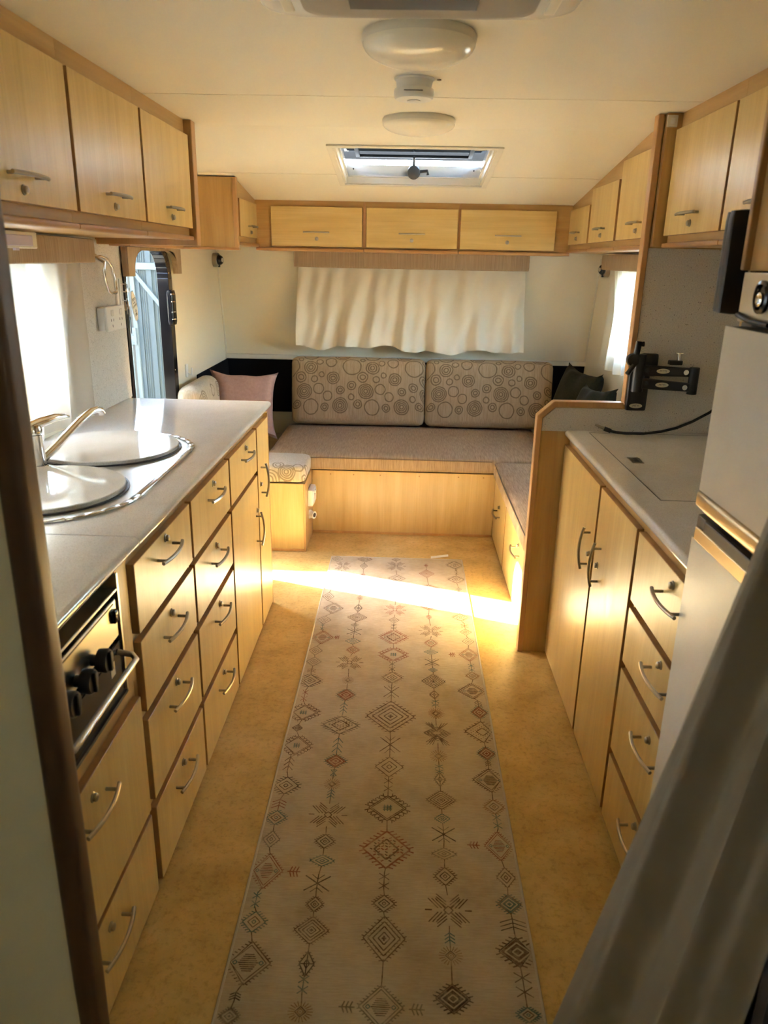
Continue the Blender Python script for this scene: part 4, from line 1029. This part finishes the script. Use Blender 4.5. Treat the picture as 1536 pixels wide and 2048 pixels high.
# ------------------------------------------------------------------ rug with its printed motifs
RX0, RX1, RY0, RY1 = -.357, .330, .62, 3.685
rg = thing('rug', (0, 2.1, 0), 'faded beige runner rug with rows of woven diamonds', 'rug')
def rugz(a, b):
    x = RX0+a*(RX1-RX0); y = RY0+b*(RY1-RY0)
    return (x, y, .0055+.0006*math.sin(7*y)+.0004*math.sin(11*x+3*y))
mb = MB(); mb.grid(rugz, 24, 90)
mb.box(RX0, RX1, RY0, RY1, .0008, .0035)
mb.build('pile', 'rug', rg, smooth=True)
mb = MB()
plain('rug_edge', (.55, .49, .40), .95)
for x in (RX0, RX1): mb.tube([(x, RY0+(RY1-RY0)*k/30, .004) for k in range(31)], .004, 6)
for y in (RY0, RY1): mb.tube([(RX0+(RX1-RX0)*k/8, y, .004) for k in range(9)], .004, 6)
mb.build('binding', 'rug_edge', rg, smooth=True)
INK = 'bkrtgo'
RUG = """-0.318,2.236,0.068,0.059,Fb -0.325,2.144,0.02,0.022,Db -0.315,2.048,0.06,0.063,Fb -0.326,1.954,0.015,0.043,Ab -0.32,1.853,0.051,0.048,Sk -0.327,1.772,0.02,0.024,Ar -0.327,1.717,0.037,0.035,St -0.326,1.634,0.029,0.036,Dg -0.183,2.169,0.073,0.061,Tg -0.183,2.056,0.016,0.051,At -0.182,1.976,0.043,0.04,Rr -0.183,1.919,0.009,0.018,Xt -0.183,1.867,0.026,0.028,Uo -0.182,1.822,0.011,0.025,At -0.182,1.736,0.055,0.057,Lb -0.18,1.634,0.033,0.032,Sb -0.18,1.565,0.04,0.023,Dt -0.015,2.23,0.095,0.103,Nb -0.013,2.07,0.033,0.047,Xb -0.013,1.957,0.054,0.057,Db -0.014,1.874,0.013,0.035,Cb -0.014,1.773,0.073,0.066,Fb -0.013,1.614,0.079,0.079,Tr 0.143,2.257,0.031,0.036,Uo 0.143,2.138,0.044,0.063,Hg 0.142,2.018,0.03,0.032,Uo 0.142,1.954,0.013,0.024,Ct 0.142,1.905,0.021,0.036,Pg 0.142,1.814,0.049,0.044,Nb 0.142,1.737,0.027,0.022,Dt 0.143,1.676,0.032,0.031,Xk 0.141,1.605,0.041,0.024,Dg 0.295,2.272,0.036,0.048,Rr 0.295,2.157,0.069,0.068,Mb 0.297,2.04,0.036,0.042,Rr 0.297,1.988,0.009,0.017,Ab 0.295,1.909,0.06,0.06,Wb 0.294,1.793,0.037,0.037,So 0.296,1.733,0.012,0.031,Ct 0.291,1.64,0.045,0.059,Wr 0.222,1.64,0.017,0.013,Qr -0.319,1.524,0.048,0.066,Wr -0.249,1.524,0.017,0.017,Qr -0.328,1.431,0.01,0.025,Ct -0.321,1.366,0.037,0.037,St -0.313,1.257,0.059,0.061,Wb -0.324,1.175,0.012,0.012,Ak -0.327,1.131,0.027,0.023,Rg -0.184,1.489,0.032,0.03,Xk -0.183,1.424,0.026,0.028,Sb -0.182,1.349,0.047,0.043,Nb -0.182,1.26,0.021,0.035,Pk -0.183,1.209,0.011,0.025,Ct -0.181,1.147,0.028,0.025,Uo -0.014,1.435,0.035,0.032,Sb -0.016,1.505,0.013,0.03,Cb -0.011,1.335,0.057,0.069,Nb -0.013,1.165,0.055,0.055,Wg -0.085,1.162,0.017,0.013,Qg 0.063,1.163,0.017,0.013,Qg 0.14,1.528,0.035,0.037,Sb 0.143,1.422,0.057,0.057,Lb 0.142,1.342,0.012,0.019,At 0.142,1.296,0.029,0.027,Uo 0.141,1.191,0.049,0.042,Rk 0.296,1.531,0.03,0.039,Db 0.294,1.447,0.038,0.036,Rt 0.295,1.385,0.031,0.023,Ak 0.296,1.312,0.057,0.048,Rb 0.297,1.23,0.018,0.034,Cb 0.297,1.161,0.03,0.021,St -0.324,3.648,0.034,0.042,Dg -0.289,3.554,0.042,0.067,Lb -0.326,3.184,0.033,0.052,Db -0.291,3.061,0.05,0.06,Wb -0.32,2.942,0.037,0.045,Dg -0.321,2.878,0.009,0.031,Ct -0.311,2.784,0.051,0.062,Wr -0.251,2.787,0.013,0.015,Qr -0.326,2.672,0.033,0.041,Dg -0.323,2.585,0.036,0.039,Dg -0.324,2.518,0.016,0.019,Ab -0.322,2.445,0.055,0.053,Sk -0.328,2.344,0.011,0.042,Cr -0.327,2.143,0.02,0.019,Db -0.181,3.654,0.044,0.042,Tb -0.181,3.562,0.023,0.045,Dk -0.179,3.449,0.015,0.021,Dr -0.179,3.176,0.016,0.026,Uo -0.179,3.069,0.021,0.041,Pk -0.178,2.976,0.048,0.046,Nb -0.184,2.903,0.02,0.019,Dg -0.182,2.841,0.03,0.03,Xk -0.182,2.759,0.038,0.029,Dt -0.177,2.686,0.031,0.033,Sr -0.183,2.587,0.054,0.06,Lb -0.18,2.457,0.023,0.029,Uo -0.179,2.357,0.043,0.047,Rr -0.181,2.272,0.013,0.04,At -0.016,3.662,0.027,0.023,Db -0.015,3.575,0.051,0.068,Lb -0.009,3.419,0.05,0.05,Tg -0.013,3.063,0.05,0.065,Lr -0.015,2.959,0.027,0.032,Db -0.016,2.898,0.013,0.028,Ck -0.015,2.804,0.069,0.068,Tr -0.013,2.658,0.069,0.065,Fr -0.016,2.566,0.012,0.038,Ck -0.014,2.485,0.048,0.048,Sb -0.015,2.386,0.028,0.043,Xb 0.14,3.593,0.012,0.023,Dr 0.14,3.488,0.043,0.052,Nr 0.146,3.313,0.057,0.043,Tr 0.141,3.108,0.043,0.039,Tr 0.138,3.002,0.014,0.02,Ur 0.143,2.87,0.052,0.058,Lb 0.14,2.763,0.032,0.038,Sr 0.138,2.688,0.034,0.022,Dt 0.14,2.608,0.028,0.029,Xk 0.142,2.55,0.021,0.018,Dt 0.141,2.468,0.05,0.053,Nk 0.141,2.376,0.02,0.029,Pb 0.143,2.321,0.013,0.024,Ct 0.141,2.254,0.025,0.027,Uo 0.141,2.142,0.043,0.052,Hb 0.288,3.609,0.053,0.059,Sk 0.291,3.52,0.009,0.044,Cb 0.285,3.424,0.052,0.05,Sb 0.29,3.31,0.018,0.02,Dt 0.278,3.007,0.044,0.04,Sr 0.291,2.927,0.016,0.025,Ab 0.291,2.869,0.03,0.031,Db 0.295,2.787,0.03,0.038,Dg 0.29,2.677,0.045,0.055,Wr 0.222,2.673,0.014,0.016,Qr 0.292,2.576,0.012,0.031,Ct 0.291,2.516,0.031,0.032,So 0.282,2.409,0.059,0.057,Wb 0.296,2.327,0.013,0.022,Ak"""
pr = MB()
def seg(p, q, w_, mi):
    (ax_, ay), (bx, by) = p, q; L = math.hypot(bx-ax_, by-ay)
    if L < 1e-4: return
    nx, ny = -(by-ay)/L*w_/2, (bx-ax_)/L*w_/2
    P = []
    for a, b in ((ax_+nx, ay+ny), (ax_-nx, ay-ny), (bx-nx, by-ny), (bx+nx, by+ny)):
        a = max(RX0+.004, min(RX1-.004, a)); P.append((a, b, rugz((a-RX0)/(RX1-RX0), (b-RY0)/(RY1-RY0))[2]+.0006))
    pr.face(P, mi)
def dia(c, w_, h, lw, mi):
    P = [(c[0], c[1]+h), (c[0]+w_, c[1]), (c[0], c[1]-h), (c[0]-w_, c[1])]
    for i in range(4): seg(P[i], P[(i+1) % 4], lw, mi)
    return P
def spikes(c, w_, h, L, n_, lw, mi, feather=False, out=1):
    P = [(c[0], c[1]+h), (c[0]+w_, c[1]), (c[0], c[1]-h), (c[0]-w_, c[1])]
    for i in range(4):
        a, b = P[i], P[(i+1) % 4]
        for k in range(n_):
            t_ = (k+.5)/n_; x, y = a[0]+(b[0]-a[0])*t_, a[1]+(b[1]-a[1])*t_
            sx, sy = (1 if x > c[0] else -1), (1 if y > c[1] else -1)
            dx, dy = sx*L*.9*out, sy*L*.35*out
            seg((x, y), (x+dx, y+dy), lw, mi)
            if feather: seg((x+dx*.45, y+dy*.45), (x+dx*.5, y+dy*.5+sy*L*.6), lw*.8, mi)
def fill(c, w_, h, mi):
    P = [(c[0], c[1]+h), (c[0]+w_, c[1]), (c[0], c[1]-h), (c[0]-w_, c[1])]
    pr.face([(max(RX0+.004, min(RX1-.004, x)), y, rugz((x-RX0)/(RX1-RX0), (y-RY0)/(RY1-RY0))[2]+.0005) for x, y in P], mi)
def motif(x, y, w_, h, ty, mi):
    c = (x, y); lw = max(.0026, min(.0046, w_*.055)); alt = INK.index('b') if mi != 0 else INK.index('k'); te = INK.index('t')
    if ty == 'D':
        dia(c, w_*.8, h*.85, lw, mi); dia(c, w_*.45, h*.48, lw, mi); dia(c, w_*.16, h*.18, lw, mi); spikes(c, w_*.8, h*.85, w_*.16, 4, lw*.8, mi)
    elif ty == 'S':
        dia(c, w_*.74, h*.8, lw*1.2, mi); spikes(c, w_*.74, h*.8, w_*.26, 5, lw*1.1, mi); dia(c, w_*.4, h*.42, lw, alt); dia(c, w_*.14, h*.16, lw, mi)
    elif ty == 'N':
        dia(c, w_*.86, h*.9, lw, mi); spikes(c, w_*.86, h*.9, w_*.14, 7, lw*.8, mi); dia(c, w_*.66, h*.68, lw, mi); dia(c, w_*.46, h*.48, lw, mi); dia(c, w_*.24, h*.25, lw, mi)
        spikes(c, w_*.66, h*.68, w_*.08, 6, lw*.6, mi)
        seg((x-w_*.1, y), (x+w_*.1, y), lw*1.5, mi); seg((x, y-h*.1), (x, y+h*.1), lw*1.5, mi)
    elif ty == 'F':
        dia(c, w_*.74, h*.78, lw, mi); dia(c, w_*.64, h*.67, lw*.7, mi); spikes(c, w_*.74, h*.78, w_*.26, 5, lw, mi, True)
        for k in (-1, 0, 1):
            seg((x-w_*.18, y+k*h*.1), (x+w_*.18, y+k*h*.1), lw*.8, te); seg((x+k*w_*.12, y-h*.2), (x+k*w_*.12, y+h*.2), lw*.8, te)
    elif ty == 'R':
        spikes(c, w_*.74, h*.8, w_*.24, 5, lw*1.2, te if mi == 2 else mi); fill(c, w_*.7, h*.76, mi); dia(c, w_*.76, h*.82, lw, alt)
        for s_, q in ((.52, 6), (.22, 6)): dia(c, w_*s_, h*s_, lw*1.2, q)
    elif ty == 'T':
        dia(c, w_*.8, h*.84, lw*1.2, mi); spikes(c, w_*.8, h*.84, w_*.2, 7, lw, mi)
        rr = random.Random(int(x*1000+y*77))
        for i in range(-4, 5):
            for j in range(-4, 5):
                if abs(i)+abs(j) <= 5:
                    px, py = x+i*w_*.13, y+j*h*.13; a = rr.random()
                    if a < .8: seg((px-w_*.045, py-h*.03*(1 if a > .4 else -1)), (px+w_*.045, py+h*.03*(1 if a > .4 else -1)), lw*.9, mi if a > .25 else alt)
        dia(c, w_*.42, h*.46, lw*1.1, alt)
    elif ty == 'X':
        seg((x-w_, y-h*.8), (x+w_, y+h*.8), lw*1.4, mi); seg((x-w_, y+h*.8), (x+w_, y-h*.8), lw*1.4, mi); seg((x, y-h), (x, y+h), lw, mi)
        for s_ in (-1, 1):
            seg((x, y+s_*h*.45), (x-w_*.5, y+s_*h*.95), lw*.8, mi); seg((x, y+s_*h*.45), (x+w_*.5, y+s_*h*.95), lw*.8, mi)
    elif ty == 'C':
        seg((x, y-h), (x, y+h), lw, mi)
        for q in (-.5, .5):
            seg((x-w_, y+q*h-h*.35), (x+w_, y+q*h+h*.35), lw, mi); seg((x-w_, y+q*h+h*.35), (x+w_, y+q*h-h*.35), lw, mi)
    elif ty == 'A':
        seg((x, y-h), (x, y+h), lw, mi)
        for q in (-.6, -.1, .4):
            seg((x, y+q*h+h*.4), (x-w_, y+q*h-h*.1), lw*1.1, mi); seg((x, y+q*h+h*.4), (x+w_, y+q*h-h*.1), lw*1.1, mi)
    elif ty == 'U':
        fill(c, w_*.3, h*.34, mi); dia(c, w_*.42, h*.46, lw, alt)
        for k in range(20):
            a = 2*pi*k/20; seg((x+w_*.45*math.cos(a), y+h*.48*math.sin(a)), (x+w_*.95*math.cos(a), y+h*.95*math.sin(a)), lw*.8, mi)
        dia(c, w_*.14, h*.16, lw, 6)
    elif ty == 'L':
        for s_ in (-1, 1):
            for r_ in (-1, 1):
                for k in range(4):
                    o = .12+.16*k
                    seg((x+s_*w_*o, y+r_*h*.10), (x+s_*w_*(o+.42), y+r_*h*.62), lw, mi) if k < 3 else None
                    seg((x+s_*w_*.08, y+r_*h*o), (x+s_*w_*.5, y+r_*h*(o+.42)), lw, mi) if k < 3 else None
        dia(c, w_*.2, h*.22, lw, mi); seg((x-w_, y), (x-w_*.7, y), lw*1.4, mi); seg((x+w_*.7, y), (x+w_, y), lw*1.4, mi)
    elif ty == 'P':
        dia(c, w_*.8, h*.9, lw*1.2, mi); seg((x-w_*.7, y), (x+w_*.7, y), lw, mi); seg((x, y-h*.8), (x, y+h*.8), lw, mi); spikes(c, w_*.8, h*.9, w_*.25, 4, lw, mi); dia(c, w_*.3, h*.34, lw, mi)
    elif ty == 'H':
        for k in range(3):
            o = 1-.26*k
            for s_ in (-1, 1):
                seg((x-w_*.85*o, y+s_*h), (x, y+s_*h*.25*(1-k*.2)), lw, mi); seg((x+w_*.85*o, y+s_*h), (x, y+s_*h*.25*(1-k*.2)), lw, mi)
            dia(c, w_*o, h*.62*o, lw, mi) if k else dia(c, w_, h*.62, lw, mi)
    elif ty == 'M':
        dia(c, w_*.85, h*.88, lw*1.2, mi); spikes(c, w_*.85, h*.88, w_*.15, 6, lw, mi); dia(c, w_*.3, h*.32, lw, mi)
        for i in range(-5, 6):
            for j in range(-5, 6):
                if 2 < abs(i)+abs(j) <= 6 and (i+j) % 2 == 0: seg((x+i*w_*.11-w_*.02, y+j*h*.11), (x+i*w_*.11+w_*.02, y+j*h*.11), lw*1.1, mi)
    elif ty == 'W':
        dia(c, w_*.86, h*.9, lw, mi); dia(c, w_*.70, h*.74, lw*.8, mi); spikes(c, w_*.86, h*.9, w_*.13, 8, lw*.9, mi)
        for k in range(-4, 5):
            q = 1-abs(k)*.13; seg((x-w_*.38*q, y+k*h*.085), (x+w_*.38*q, y+k*h*.085), lw*.9, mi if k % 3 else alt)
        for s_ in (-1, 1): dia((x+s_*w_*.5, y), w_*.09, h*.09, lw*.8, te)
    elif ty == 'Q':
        seg((x-w_, y), (x+w_, y), lw*1.2, mi)
        for q in (-.6, -.1, .4):
            for s_ in (-1, 1): seg((x+q*w_, y), (x+q*w_+w_*.3, y+s_*h), lw*1.2, mi)
for it in RUG.split():
    a = it.split(','); motif(*map(float, a[:4]), a[4][0], INK.index(a[4][1]))
# the thin stems that string the motifs together
cols = {}
for it in RUG.split():
    a = it.split(','); x, y = float(a[0]), float(a[1])
    if a[4][0] != 'Q': cols.setdefault(min(range(5), key=lambda k: abs(x-(-.285+.1375*k))), []).append((y, x, float(a[3])))
for k in cols:
    cl = sorted(cols[k])
    for (y0, x0, h0), (y1, x1, h1) in zip(cl, cl[1:]):
        if y0+h0*.8 < y1-h1*.8 and y1-y0 < .4: seg((x0, y0+h0*.8), (x1, y1-h1*.8), .0026, 0)
po = pr.build('printed_motifs', ['ink_'+k for k in INK]+['rug'], rg, recalc=False)
po['kind'] = 'stuff'
pp = MB().box(.168, .262, 3.715, 3.745, .0008, .0016, fn=lambda x, y, z: (x, y+(x-.21)*.25, z+.012*max(0, (x-.215)*8))).build('paper_slip', 'white', origin=(.21, 3.73, 0))
tag(pp, 'small white paper slip on the floor at the rug end', 'paper')
